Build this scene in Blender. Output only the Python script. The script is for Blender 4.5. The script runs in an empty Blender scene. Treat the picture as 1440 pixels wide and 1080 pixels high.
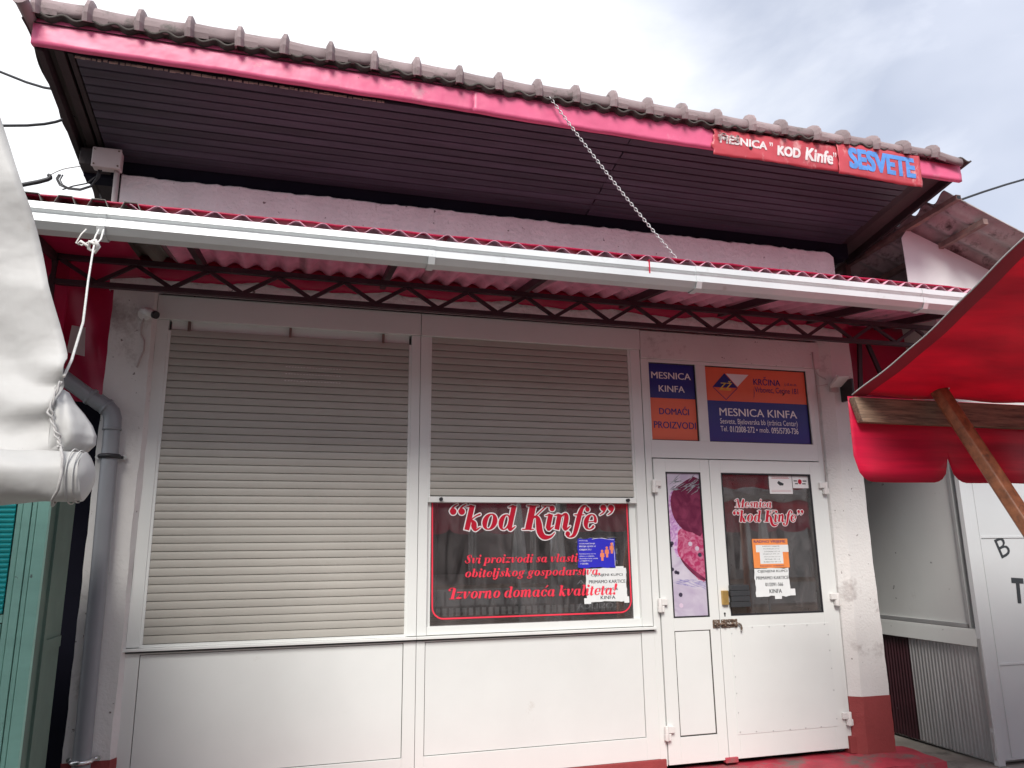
import bpy, bmesh, math, random
from mathutils import Vector, Matrix
random.seed(7)
S = bpy.context.scene
COL = S.collection
R = math.radians

# ------------------------------------------------------------------ camera, world, sun, exposure
CAM = Vector((-2.890, -4.930, 1.408))
YAW, PITCH, ROLL, FPX = 0.27416, 0.21995, -0.01212, 1050.7
cyw, syw, cp, sp, cr, sr = math.cos(YAW), math.sin(YAW), math.cos(PITCH), math.sin(PITCH), math.cos(ROLL), math.sin(ROLL)
fw = Vector((syw*cp, cyw*cp, sp)); ri0 = Vector((cyw, -syw, 0)); up0 = ri0.cross(fw)
ri = ri0*cr + up0*sr; up = -ri0*sr + up0*cr
cd = bpy.data.cameras.new('camera'); cam = bpy.data.objects.new('camera', cd); COL.objects.link(cam)
cam.matrix_world = Matrix(((ri.x, up.x, -fw.x, CAM.x), (ri.y, up.y, -fw.y, CAM.y), (ri.z, up.z, -fw.z, CAM.z), (0, 0, 0, 1)))
cd.sensor_width = 36; cd.lens = 36*FPX/1440; cd.clip_end = 3000; cd.clip_start = .05
S.camera = cam

SUN_EL, SUN_AZ = R(43), R(200)      # azimuth measured from +y clockwise: behind the viewer, a little to the left
w = bpy.data.worlds.new('World'); S.world = w; w.use_nodes = True
nt = w.node_tree; nt.nodes.clear(); N = nt.nodes.new; L = nt.links.new
wo = N('ShaderNodeOutputWorld'); bg = N('ShaderNodeBackground'); sky = N('ShaderNodeTexSky')
sky.sky_type = 'NISHITA'; sky.sun_disc = False; sky.sun_elevation = SUN_EL; sky.sun_rotation = SUN_AZ
tc = N('ShaderNodeTexCoord'); mp = N('ShaderNodeMapping'); mp.inputs['Scale'].default_value = (1, 1, 2.0)
mp.inputs['Location'].default_value = (0.35, 0.2, 0.1)
no = N('ShaderNodeTexNoise'); no.inputs['Scale'].default_value = 2.3; no.inputs['Detail'].default_value = 7; no.inputs['Roughness'].default_value = .52
no.inputs['Distortion'].default_value = .35
rp = N('ShaderNodeValToRGB'); e = rp.color_ramp.elements
e[0].position = .39; e[0].color = (5.6, 6.0, 7.1, 1); e[1].position = .585; e[1].color = (9.6, 9.7, 10.0, 1)
x_ = e.new(.48); x_.color = (7.4, 7.7, 8.6, 1)
no2 = N('ShaderNodeTexNoise'); no2.inputs['Scale'].default_value = 1.6; no2.inputs['Detail'].default_value = 5
rp2 = N('ShaderNodeValToRGB'); rp2.color_ramp.elements[0].position = .34; rp2.color_ramp.elements[0].color = (.72, .72, .72, 1)
rp2.color_ramp.elements[1].position = .5; rp2.color_ramp.elements[1].color = (1, 1, 1, 1)
# broad lift of the overcast towards one side of the sky
dt = N('ShaderNodeVectorMath'); dt.operation = 'DOT_PRODUCT'; dt.inputs[1].default_value = (-.62, .55, .56)
mr = N('ShaderNodeMapRange'); mr.inputs[1].default_value = .3; mr.inputs[2].default_value = 1.0; mr.inputs[3].default_value = -.07; mr.inputs[4].default_value = .16
ad = N('ShaderNodeMath'); ad.operation = 'ADD'
mx = N('ShaderNodeMix'); mx.data_type = 'RGBA'
L(tc.outputs['Generated'], mp.inputs[0]); L(mp.outputs[0], no.inputs['Vector']); L(mp.outputs[0], no2.inputs['Vector'])
L(tc.outputs['Generated'], dt.inputs[0]); L(dt.outputs['Value'], mr.inputs[0]); L(no.outputs[0], ad.inputs[0]); L(mr.outputs[0], ad.inputs[1])
L(ad.outputs[0], rp.inputs[0]); L(no2.outputs[0], rp2.inputs[0]); L(rp2.outputs[0], mx.inputs[0])
L(sky.outputs[0], mx.inputs[6]); L(rp.outputs[0], mx.inputs[7]); L(mx.outputs[2], bg.inputs[0])
bg.inputs[1].default_value = 0.05; L(bg.outputs[0], wo.inputs[0])

sd = bpy.data.lights.new('sun', 'SUN'); sd.energy = 1.5; sd.angle = R(24); sd.color = (1, .96, .9)
so = bpy.data.objects.new('sun', sd); COL.objects.link(so)
sdir = Vector((math.sin(SUN_AZ)*math.cos(SUN_EL), math.cos(SUN_AZ)*math.cos(SUN_EL), math.sin(SUN_EL)))
so.rotation_euler = sdir.to_track_quat('Z', 'Y').to_euler()
S.view_settings.view_transform = 'Standard'; S.view_settings.look = 'None'; S.view_settings.gamma = 1
S.view_settings.use_curve_mapping = False; S.view_settings.exposure = 1.42
S.render.engine = 'CYCLES'
S.cycles.max_bounces = 8; S.cycles.transparent_max_bounces = 12

# ------------------------------------------------------------------ materials
def mat(name, col, rough=.6, bdist=None, metal=0, var=.12, vs=3.0, bump=0, bs=60, spec=.5, trans=0, dirt=None, ds=2.0, dthr=.6, streak=False, rnd=0, speck=None, emis=0):
    m = bpy.data.materials.new(name); m.use_nodes = True; t = m.node_tree; n = t.nodes.new; l = t.links.new
    b = t.nodes['Principled BSDF']; out = t.nodes['Material Output']
    g = n('ShaderNodeNewGeometry')
    pos = g.outputs['Position']
    a = n('ShaderNodeTexNoise'); a.inputs['Scale'].default_value = vs; a.inputs['Detail'].default_value = 6; a.inputs['Roughness'].default_value = .6
    if streak:
        mpp = n('ShaderNodeMapping'); mpp.inputs['Scale'].default_value = streak; l(pos, mpp.inputs[0]); l(mpp.outputs[0], a.inputs['Vector'])
    else: l(pos, a.inputs['Vector'])
    hs = n('ShaderNodeMix'); hs.data_type = 'RGBA'
    hs.inputs[6].default_value = tuple(max(0, c*(1-var)) for c in col)+(1,); hs.inputs[7].default_value = tuple(min(1, c*(1+var)) for c in col)+(1,)
    cr_ = n('ShaderNodeMapRange'); cr_.inputs[1].default_value = .3; cr_.inputs[2].default_value = .7; l(a.outputs[0], cr_.inputs[0]); l(cr_.outputs[0], hs.inputs[0])
    c = hs.outputs[2]
    if rnd:
        oi = n('ShaderNodeObjectInfo'); m1 = n('ShaderNodeMapRange'); m1.inputs[3].default_value = 1-rnd; m1.inputs[4].default_value = 1+rnd
        l(oi.outputs['Random'], m1.inputs[0]); vm = n('ShaderNodeVectorMath'); vm.operation = 'SCALE'; l(c, vm.inputs[0]); l(m1.outputs[0], vm.inputs['Scale']); c = vm.outputs[0]
    if dirt:
        d = n('ShaderNodeTexNoise'); d.inputs['Scale'].default_value = ds; d.inputs['Detail'].default_value = 9; d.inputs['Roughness'].default_value = .7
        if streak: l(mpp.outputs[0], d.inputs['Vector'])
        else: l(pos, d.inputs['Vector'])
        dm = n('ShaderNodeMapRange'); dm.inputs[1].default_value = dthr; dm.inputs[2].default_value = dthr+.14; l(d.outputs[0], dm.inputs[0])
        mm = n('ShaderNodeMix'); mm.data_type = 'RGBA'; l(dm.outputs[0], mm.inputs[0]); l(c, mm.inputs[6]); mm.inputs[7].default_value = tuple(dirt)+(1,); c = mm.outputs[2]
    if speck:
        d = n('ShaderNodeTexNoise'); d.inputs['Scale'].default_value = speck[1]; d.inputs['Detail'].default_value = 4; l(pos, d.inputs['Vector'])
        dm = n('ShaderNodeMapRange'); dm.inputs[1].default_value = speck[2]; dm.inputs[2].default_value = speck[2]+.04; l(d.outputs[0], dm.inputs[0])
        mm = n('ShaderNodeMix'); mm.data_type = 'RGBA'; l(dm.outputs[0], mm.inputs[0]); l(c, mm.inputs[6]); mm.inputs[7].default_value = tuple(speck[0])+(1,); c = mm.outputs[2]
    l(c, b.inputs['Base Color']); b.inputs['Roughness'].default_value = rough; b.inputs['Metallic'].default_value = metal
    b.inputs['Specular IOR Level'].default_value = spec
    nrm = None
    if bump:
        bn = n('ShaderNodeTexNoise'); bn.inputs['Scale'].default_value = bs; bn.inputs['Detail'].default_value = 5; l(pos, bn.inputs['Vector'])
        bp_ = n('ShaderNodeBump'); bp_.inputs['Strength'].default_value = min(1, bump); bp_.inputs['Distance'].default_value = min(.006, .2/bs)*max(1, bump)
        l(bn.outputs[0], bp_.inputs['Height']); l(bp_.outputs[0], b.inputs['Normal']); nrm = bp_.outputs[0]
    if bdist: bp_.inputs['Distance'].default_value = bdist; bn.inputs['Detail'].default_value = 2.5
    if trans:
        tr = n('ShaderNodeBsdfTranslucent'); l(c, tr.inputs[0]); ms = n('ShaderNodeMixShader'); ms.inputs[0].default_value = trans
        if nrm: l(nrm, tr.inputs['Normal'])
        l(b.outputs[0], ms.inputs[1]); l(tr.outputs[0], ms.inputs[2]); l(ms.outputs[0], out.inputs[0])
    return m

def glass_mat(name, fac=.13, tint=(.93, .95, .95)):
    m = bpy.data.materials.new(name); m.use_nodes = True; t = m.node_tree; n = t.nodes.new; l = t.links.new
    t.nodes.remove(t.nodes['Principled BSDF']); out = t.nodes['Material Output']
    tr = n('ShaderNodeBsdfTransparent'); tr.inputs[0].default_value = tint+(1,); gl = n('ShaderNodeBsdfGlossy'); gl.inputs['Roughness'].default_value = .012
    fr = n('ShaderNodeFresnel'); fr.inputs[0].default_value = 1.5; ad_ = n('ShaderNodeMath'); ad_.operation = 'ADD'; ad_.inputs[1].default_value = fac; ad_.use_clamp = True
    ms = n('ShaderNodeMixShader'); l(fr.outputs[0], ad_.inputs[0]); l(ad_.outputs[0], ms.inputs[0]); l(tr.outputs[0], ms.inputs[1]); l(gl.outputs[0], ms.inputs[2])
    # film of dust and smears that also paints a pale reflection haze into the panes
    df = n('ShaderNodeBsdfDiffuse'); df.inputs[0].default_value = (.55, .50, .50, 1); m2 = n('ShaderNodeMixShader'); g = n('ShaderNodeNewGeometry'); mp_ = n('ShaderNodeMapping'); mp_.inputs['Scale'].default_value = (3, 1, 1.2)
    ns = n('ShaderNodeTexNoise'); ns.inputs['Scale'].default_value = 3; ns.inputs['Detail'].default_value = 8; ns.inputs['Distortion'].default_value = 1.2; l(g.outputs['Position'], mp_.inputs[0]); l(mp_.outputs[0], ns.inputs['Vector'])
    r_ = n('ShaderNodeMapRange'); r_.inputs[1].default_value = .35; r_.inputs[2].default_value = .75; r_.inputs[3].default_value = .03; r_.inputs[4].default_value = .14
    l(ns.outputs[0], r_.inputs[0]); l(r_.outputs[0], m2.inputs[0]); l(ms.outputs[0], m2.inputs[1]); l(df.outputs[0], m2.inputs[2]); l(m2.outputs[0], out.inputs[0])
    return m

M = {}
M['frame'] = mat('white_aluminium', (.725, .74, .722), .38, var=.03, vs=1.2, dirt=(.5, .47, .42), ds=3, dthr=.66, streak=(1, 1, .35))
M['panel'] = mat('white_panel', (.72, .735, .72), .32, var=.05, vs=1.1, bump=.5, bs=1.6, bdist=.006, dirt=(.56, .54, .50), ds=4, dthr=.64, speck=((.35, .33, .3), 22, .765))
M['slat'] = mat('shutter_slat', (.41, .392, .355), .42, var=.05, vs=2, rnd=.035, dirt=(.36, .33, .28), ds=5, dthr=.66)
M['slatdark'] = mat('shutter_shadow_gap', (.05, .045, .04), .8)
M['stucco'] = mat('stucco_white', (.68, .665, .65), .92, var=.06, vs=2, bump=1.0, bs=55, dirt=(.36, .32, .31), ds=2.6, dthr=.565, speck=((.16, .13, .12), 28, .70))
M['stuccoband'] = mat('stucco_band', (.84, .79, .80), .95, var=.06, vs=3, bump=1, bs=30, bdist=.014, dirt=(.62, .56, .56), ds=12, dthr=.62, streak=(1.6, 1, .5), speck=((.18, .14, .14), 20, .70))
M['plinth'] = mat('oxide_red_paint', (.27, .045, .045), .75, var=.12, vs=4, bump=.9, bs=60, speck=((.6, .5, .48), 26, .715))
M['fascia'] = mat('faded_red_sheet', (.70, .12, .245), .42, var=.09, vs=2.2, bump=.8, bs=7, bdist=.010, dirt=(.62, .26, .33), ds=5, dthr=.60, speck=((.30, .07, .10), 24, .72))
M['banner'] = mat('banner_vinyl', (.52, .07, .09), .42, var=.12, vs=4, bump=.4, bs=9, dirt=(.70, .38, .38), ds=9, dthr=.57, streak=(1, 1, .5))
M['tile'] = mat('roof_tile', (.29, .225, .228), .85, var=.12, vs=6, bump=.5, bs=80, rnd=.2, dirt=(.12, .11, .1), ds=9, dthr=.56)
M['roof'] = mat('old_roof_sheet', (.07, .06, .055), .9, var=.2, bump=.5, bs=40)
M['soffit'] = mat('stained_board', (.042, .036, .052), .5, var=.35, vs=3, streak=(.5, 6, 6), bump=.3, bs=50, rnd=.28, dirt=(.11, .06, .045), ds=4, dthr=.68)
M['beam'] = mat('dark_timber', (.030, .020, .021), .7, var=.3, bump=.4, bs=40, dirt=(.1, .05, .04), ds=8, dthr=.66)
M['wallplate'] = mat('dark_timber_and_shade', (.010, .010, .018), .9, spec=.1)  # near-black beam colour, also the painted shade on the alley wall
M['raw'] = mat('frayed_board_edge', (.45, .36, .30), .9, var=.4, vs=20)
M['gutter'] = mat('white_steel_gutter', (.66, .685, .69), .4, metal=.2, var=.05, vs=3, dirt=(.50, .50, .48), ds=7, dthr=.62)
M['galv'] = mat('galvanised_steel', (.55, .56, .56), .4, metal=.6, var=.1)
M['truss'] = mat('brown_painted_steel', (.036, .012, .018), .5, var=.25, vs=9, dirt=(.12, .05, .04), ds=14, dthr=.62)
M['corr'] = mat('translucent_corrugated_sheet', (.72, .38, .48), .3, var=.18, vs=5, trans=.25, dirt=(.36, .24, .27), ds=9, dthr=.58)
M['tarp'] = mat('red_tarp', (.50, .010, .07), .38, var=.1, vs=3, trans=.30, bump=.35, bs=7)
M['awning'] = mat('red_awning_cloth', (.76, .020, .085), .45, var=.28, vs=1.5, trans=.44, bump=.6, bs=5, bdist=.008, streak=(.6, .6, 8))
M['awnedge'] = mat('awning_hem', (.42, .02, .05), .5, trans=.2)
M['canvas'] = mat('white_canvas', (.60, .598, .585), .55, var=.06, vs=2, trans=.2, bump=1, bs=7, bdist=.016, speck=((.3, .29, .27), 26, .735), dirt=(.50, .48, .45), ds=4, dthr=.62)
M['rope'] = mat('white_rope', (.74, .73, .7), .9, var=.15, vs=60, bump=.6, bs=200)
M['cord'] = mat('grey_cord', (.42, .41, .40), .9, var=.2, vs=60, bump=.6, bs=200)
M['pipe'] = mat('grey_pvc_pipe', (.235, .245, .265), .34, var=.06, vs=3, dirt=(.17, .17, .18), ds=6, dthr=.62)
M['pipering'] = mat('dark_rubber', (.02, .02, .025), .5)
M['chrome'] = mat('zinc_bracket', (.7, .7, .7), .25, metal=.9)
M['wood'] = mat('weathered_plank', (.26, .175, .12), .75, var=.5, vs=5, streak=(1.2, 14, 14), bump=.5, bs=40, dirt=(.06, .05, .045), ds=3, dthr=.54)
M['brace'] = mat('varnished_brace', (.27, .105, .048), .45, var=.45, vs=6, streak=(5, 3, 3), bump=.35, bs=50, dirt=(.09, .045, .03), ds=5, dthr=.55)
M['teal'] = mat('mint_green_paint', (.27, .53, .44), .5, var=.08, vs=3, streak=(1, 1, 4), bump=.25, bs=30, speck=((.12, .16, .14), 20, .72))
M['tealshade'] = mat('shaded_green_board', (.075, .125, .10), .6, var=.25, vs=3, dirt=(.12, .15, .12), ds=3, dthr=.6)  # the kiosk's green darkened, shade of its side put into the colour
M['blind'] = mat('turquoise_blind', (.02, .42, .42), .35, var=.1)
M['black'] = mat('black_plastic', (.015, .015, .017), .4)
M['blacktape'] = mat('dark_grey_plate', (.032, .034, .038), .6, bump=.3, bs=40)
M['whiteplastic'] = mat('white_plastic', (.72, .70, .68), .4, var=.05)
M['greyplastic'] = mat('aged_box_plastic', (.50, .43, .42), .5, var=.12)
M['brass'] = mat('brass', (.55, .36, .12), .4, metal=.6, var=.2, vs=20)
M['rust'] = mat('rusty_bolt', (.16, .11, .08), .6, metal=.4, var=.6, vs=40, speck=((.5, .48, .44), 60, .55))
M['blue'] = mat('sign_blue', (.012, .022, .20), .3, var=.05, vs=2)
M['orange'] = mat('sign_orange', (.78, .15, .07), .35, var=.06, vs=2)
M['signwhite'] = mat('print_white', (.78, .76, .76), .4, var=.03)
M['signnavy'] = mat('print_navy', (.03, .02, .17), .4)
M['yellow'] = mat('print_yellow', (.75, .55, .08), .4)
M['winred'] = mat('film_crimson', (.50, .008, .03), .35, var=.06)
M['winpink'] = mat('film_coral_red', (.85, .045, .085), .4, var=.06)
M['paper'] = mat('paper_white', (.76, .78, .78), .6, var=.04, vs=8, bump=.25, bs=14)
M['ink'] = mat('ink_black', (.03, .035, .04), .6)
M['noticeblue'] = mat('notice_blue', (.03, .03, .52), .4)
M['noticeorange'] = mat('notice_orange', (.85, .28, .08), .45)
M['person'] = mat('pictogram_orange', (.85, .25, .12), .45)
M['paint_white'] = mat('hand_painted_white', (.75, .70, .70), .6, var=.15, vs=30)
M['paint_blue'] = mat('hand_painted_blue', (.10, .30, .72), .6, var=.15, vs=30)
M['asbestos'] = mat('fibre_cement', (.36, .33, .32), .95, var=.25, vs=5, bump=.6, bs=60, dirt=(.08, .07, .065), ds=6, dthr=.52)
M['shutgrey'] = mat('grey_painted_board', (.57, .585, .57), .55, var=.05, vs=2, speck=((.10, .11, .10), 13, .705), dirt=(.38, .39, .37), ds=2, dthr=.6, streak=(1, 1, .6))
M['corrsilver'] = mat('silver_corrugated', (.42, .42, .42), .42, metal=.35, var=.18, vs=4, streak=(2, 2, .3), dirt=(.2, .17, .16), ds=5, dthr=.66)
M['corrmaroon'] = mat('maroon_corrugated', (.045, .012, .018), .45, var=.3, vs=8, speck=((.25, .2, .2), 30, .72))
M['kioskdoor'] = mat('pale_grey_door', (.56, .58, .59), .45, var=.03, vs=1.5)
M['brownsteel'] = mat('rusty_brown_tube', (.20, .13, .115), .7, var=.35, vs=12, dirt=(.30, .16, .1), ds=12, dthr=.58)
M['asphalt'] = mat('asphalt', (.065, .063, .06), .95, var=.3, vs=5, bump=1.0, bs=120, speck=((.2, .19, .18), 130, .62))
M['concrete'] = mat('worn_concrete', (.26, .24, .215), .9, var=.2, vs=6, bump=.7, bs=90, dirt=(.12, .11, .1), ds=4, dthr=.55)
M['redstep'] = mat('red_painted_step', (.42, .04, .065), .6, var=.25, vs=6, bump=.7, bs=70, dirt=(.17, .14, .13), ds=3.2, dthr=.50)
M['interior'] = mat('dim_interior', (.10, .10, .10), .8)
M['steel'] = mat('counter_steel', (.35, .35, .35), .35, metal=.6)
M['glass'] = glass_mat('window_glass', .20)
M['signglass'] = glass_mat('sign_film', .02, (.98, .98, .98))
M['greywall'] = mat('distant_render', (.38, .36, .34), .9, var=.1)
M['cable'] = mat('cable_black', (.02, .02, .024), .5)
M['blackboard'] = mat('price_board', (.022, .022, .024), .6)
M['dull_red'] = mat('opposite_red_cloth', (.50, .03, .08), .5, trans=.45)
M['dull_white'] = mat('opposite_white_cloth', (.62, .60, .58), .6, trans=.35)

def poster_mat(name, c1, c2, sc, dist=1.5, rough=.25, thr=(.35, .65)):
    m = bpy.data.materials.new(name); m.use_nodes = True; t = m.node_tree; n = t.nodes.new; l = t.links.new; b = t.nodes['Principled BSDF']
    g = n('ShaderNodeNewGeometry'); a = n('ShaderNodeTexNoise'); a.inputs['Scale'].default_value = sc; a.inputs['Detail'].default_value = 5; a.inputs['Distortion'].default_value = dist
    l(g.outputs['Position'], a.inputs['Vector']); r = n('ShaderNodeValToRGB'); r.color_ramp.elements[0].position = thr[0]; r.color_ramp.elements[1].position = thr[1]
    r.color_ramp.elements[0].color = c1+(1,); r.color_ramp.elements[1].color = c2+(1,); l(a.outputs[0], r.inputs[0]); l(r.outputs[0], b.inputs['Base Color']); b.inputs['Roughness'].default_value = rough
    return m
M['pbg'] = poster_mat('print_lilac_white', (.44, .37, .50), (.60, .56, .64), 5)
M['pmeat'] = poster_mat('print_dark_meat', (.12, .018, .05), (.22, .04, .09), 9, thr=(.4, .75))
M['praw'] = poster_mat('print_pink_meat', (.40, .04, .12), (.60, .24, .36), 16, 2, thr=(.42, .72))
M['pfat'] = poster_mat('print_lilac_fat', (.42, .18, .46), (.68, .50, .68), 16, 2)
M['pherb'] = poster_mat('print_grey_herb', (.12, .13, .15), (.34, .36, .40), 30)
M['plav'] = poster_mat('print_lavender', (.26, .23, .44), (.46, .42, .60), 30)
M['pcorn'] = mat('print_peppercorn', (.05, .04, .07), .4)
M['pcornl'] = mat('print_light_peppercorn', (.60, .48, .60), .4)

# ------------------------------------------------------------------ mesh builder
class MB:
    def __init__(s): s.v = []; s.f = []; s.mi = []; s.k = 0; s.sm = []
    def face(s, pts, smooth=False):
        b = len(s.v); s.v += [Vector(p) for p in pts]; s.f.append(tuple(range(b, b+len(pts)))); s.mi.append(s.k); s.sm.append(smooth); return s
    def box(s, x0, x1, y0, y1, z0, z1):
        b = len(s.v); s.v += [Vector(p) for p in ((x0,y0,z0),(x1,y0,z0),(x1,y1,z0),(x0,y1,z0),(x0,y0,z1),(x1,y0,z1),(x1,y1,z1),(x0,y1,z1))]
        for q in ((0,3,2,1),(4,5,6,7),(0,1,5,4),(1,2,6,5),(2,3,7,6),(3,0,4,7)): s.f.append(tuple(b+i for i in q)); s.mi.append(s.k); s.sm.append(False)
        return s
    def prism(s, pts, d):           # closed outline pts extruded by vector d
        n = len(pts); b = len(s.v); d = Vector(d); s.v += [Vector(p) for p in pts]+[Vector(p)+d for p in pts]
        s.f.append(tuple(b+i for i in range(n))[::-1]); s.f.append(tuple(b+n+i for i in range(n)))
        for i in range(n): j = (i+1) % n; s.f.append((b+i, b+j, b+n+j, b+n+i))
        s.mi += [s.k]*(n+2); s.sm += [False]*(n+2); return s
    def tube(s, pts, r, n=8, cap=True, smooth=True, rot=0):
        pts = [Vector(p) for p in pts]; rs = r if isinstance(r, (list, tuple)) else [r]*len(pts); b = len(s.v); prev = None
        for i, p in enumerate(pts):
            d = (pts[min(i+1, len(pts)-1)]-pts[max(i-1, 0)]).normalized()
            if prev is None: a = d.cross(Vector((0, 0, 1)));  a = a if a.length > .05 else d.cross(Vector((0, 1, 0)))
            else: a = prev - d*prev.dot(d)
            a.normalize(); prev = a; c = d.cross(a)
            for k in range(n):
                t = rot+2*math.pi*k/n; s.v.append(p+a*math.cos(t)*rs[i]+c*math.sin(t)*rs[i])
        for i in range(len(pts)-1):
            for k in range(n):
                j = (k+1) % n; s.f.append((b+i*n+k, b+i*n+j, b+(i+1)*n+j, b+(i+1)*n+k)); s.mi.append(s.k); s.sm.append(smooth)
        if cap:
            s.f.append(tuple(b+k for k in range(n))[::-1]); s.f.append(tuple(b+(len(pts)-1)*n+k for k in range(n))); s.mi += [s.k]*2; s.sm += [False]*2
        return s
    def bar(s, p0, p1, wdt, hgt, upv=(0, 0, 1)):   # rectangular bar between two points
        p0, p1 = Vector(p0), Vector(p1); d = (p1-p0).normalized(); a = d.cross(Vector(upv)).normalized(); c = a.cross(d)
        q = [(-1,-1),(1,-1),(1,1),(-1,1)]; return s.prism([p0+a*u*wdt/2+c*v_*hgt/2 for u, v_ in q], p1-p0)
    def grid(s, fn, nu, nv, smooth=True, thick=0):
        b = len(s.v)
        for j in range(nv+1):
            for i in range(nu+1): s.v.append(Vector(fn(i/nu, j/nv)))
        for j in range(nv):
            for i in range(nu): a = b+j*(nu+1)+i; s.f.append((a, a+1, a+nu+2, a+nu+1)); s.mi.append(s.k); s.sm.append(smooth)
        return s

WL = {}
def link(o, parent, loc):
    COL.objects.link(o); o['_'] = 0; del o['_']
    WL[o.name] = Vector(loc)
    if parent is not None: o.parent = parent; o.location = Vector(loc)-WL[parent.name]
    else: o.location = Vector(loc)
    return o
def part(name, mb, mats, parent, loc=None, bevel=0, kind=None, solid=0, label=None):
    """one mesh object; the builder's coordinates are world coordinates"""
    if loc is None: loc = WL[parent.name] if parent is not None else Vector((0, 0, 0))
    loc = Vector(loc); me = bpy.data.meshes.new(name); me.from_pydata([tuple(v-loc) for v in mb.v], [], mb.f)
    for mm in (mats if isinstance(mats, list) else [mats]): me.materials.append(mm)
    me.polygons.foreach_set('material_index', mb.mi); me.polygons.foreach_set('use_smooth', mb.sm); me.update()
    if any(mb.sm) or solid:
        bm_ = bmesh.new(); bm_.from_mesh(me); bmesh.ops.remove_doubles(bm_, verts=bm_.verts, dist=2e-5); bm_.to_mesh(me); bm_.free()
    o = bpy.data.objects.new(name, me); link(o, parent, loc)
    if solid: md = o.modifiers.new('thickness', 'SOLIDIFY'); md.thickness = solid; md.offset = 0
    if bevel: md = o.modifiers.new('bevel', 'BEVEL'); md.width = bevel; md.segments = 2; md.limit_method = 'ANGLE'
    if kind: o['kind'] = kind
    if label: o['label'] = label
    return o
def each(name, boxes, m, parent, **k):
    r = None
    for b in boxes: q = part(name, MB().box(*b), m, parent, **k); r = r or q
    return r
def inst(src, parent, loc, rot=None, name=None):
    o = src.copy(); 
    if name: o.name = name
    COL.objects.link(o); o.parent = parent; WL[o.name] = Vector(loc); o.location = Vector(loc)-(WL[parent.name] if parent else Vector())
    if rot is not None: o.rotation_euler = rot
    return o
def tag(o, label, cat, group=None):
    o['label'] = label; o['category'] = cat
    if group: o['group'] = group
    return o
def thing(name, loc, label, cat, group=None):
    o = bpy.data.objects.new(name, None); o.empty_display_size = .1; link(o, None, loc); return tag(o, label, cat, group)
def struct(name, mb, m, **k):
    o = part(name, mb, m, None, **k); o['kind'] = 'structure'; return o

# ---- lettering -------------------------------------------------------------------------------
def text_mb(body, x0, x1, zb, zt, y, bold=0, shear=0, mirror=False, fit='both', mb=None):
    """built-in font turned into flat mesh facing -y, fitted to the box"""
    cu = bpy.data.curves.new('txt', 'FONT'); cu.body = body; cu.shear = shear; cu.resolution_u = 3
    ob = bpy.data.objects.new('txt', cu); COL.objects.link(ob)
    dg = bpy.context.evaluated_depsgraph_get(); me = bpy.data.meshes.new_from_object(ob.evaluated_get(dg))
    vs = [v.co.copy() for v in me.vertices]; fs = [tuple(p.vertices) for p in me.polygons]
    bpy.data.objects.remove(ob); bpy.data.curves.remove(cu); bpy.data.meshes.remove(me)
    a0, a1 = min(v.x for v in vs), max(v.x for v in vs); b0, b1 = min(v.y for v in vs), max(v.y for v in vs)
    mb = mb or MB(); h = zt-zb; t = bold*h*1.1
    # heavier weights: the same print laid again a hair to each side
    offs = [(0, 0)] if not bold else ([(-t, 0), (0, 0), (t, 0)] if bold < .03 else [(-t, -t), (t, -t), (0, 0), (-t, t), (t, t), (-t, 0), (t, 0), (0, t), (0, -t)])
    for k_, (ox, oz) in enumerate(offs):
        b = len(mb.v)
        for v in vs:
            u = (v.x-a0)/(a1-a0); q = (v.y-b0)/(b1-b0)
            mb.v.append(Vector((x0+t+(x1-x0-2*t)*u+ox, y-.00002*k_, zb+(zt-zb)*q+oz)))
        for f in fs: mb.f.append(tuple(b+i for i in f)); mb.mi.append(mb.k); mb.sm.append(False)
    return mb

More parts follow.
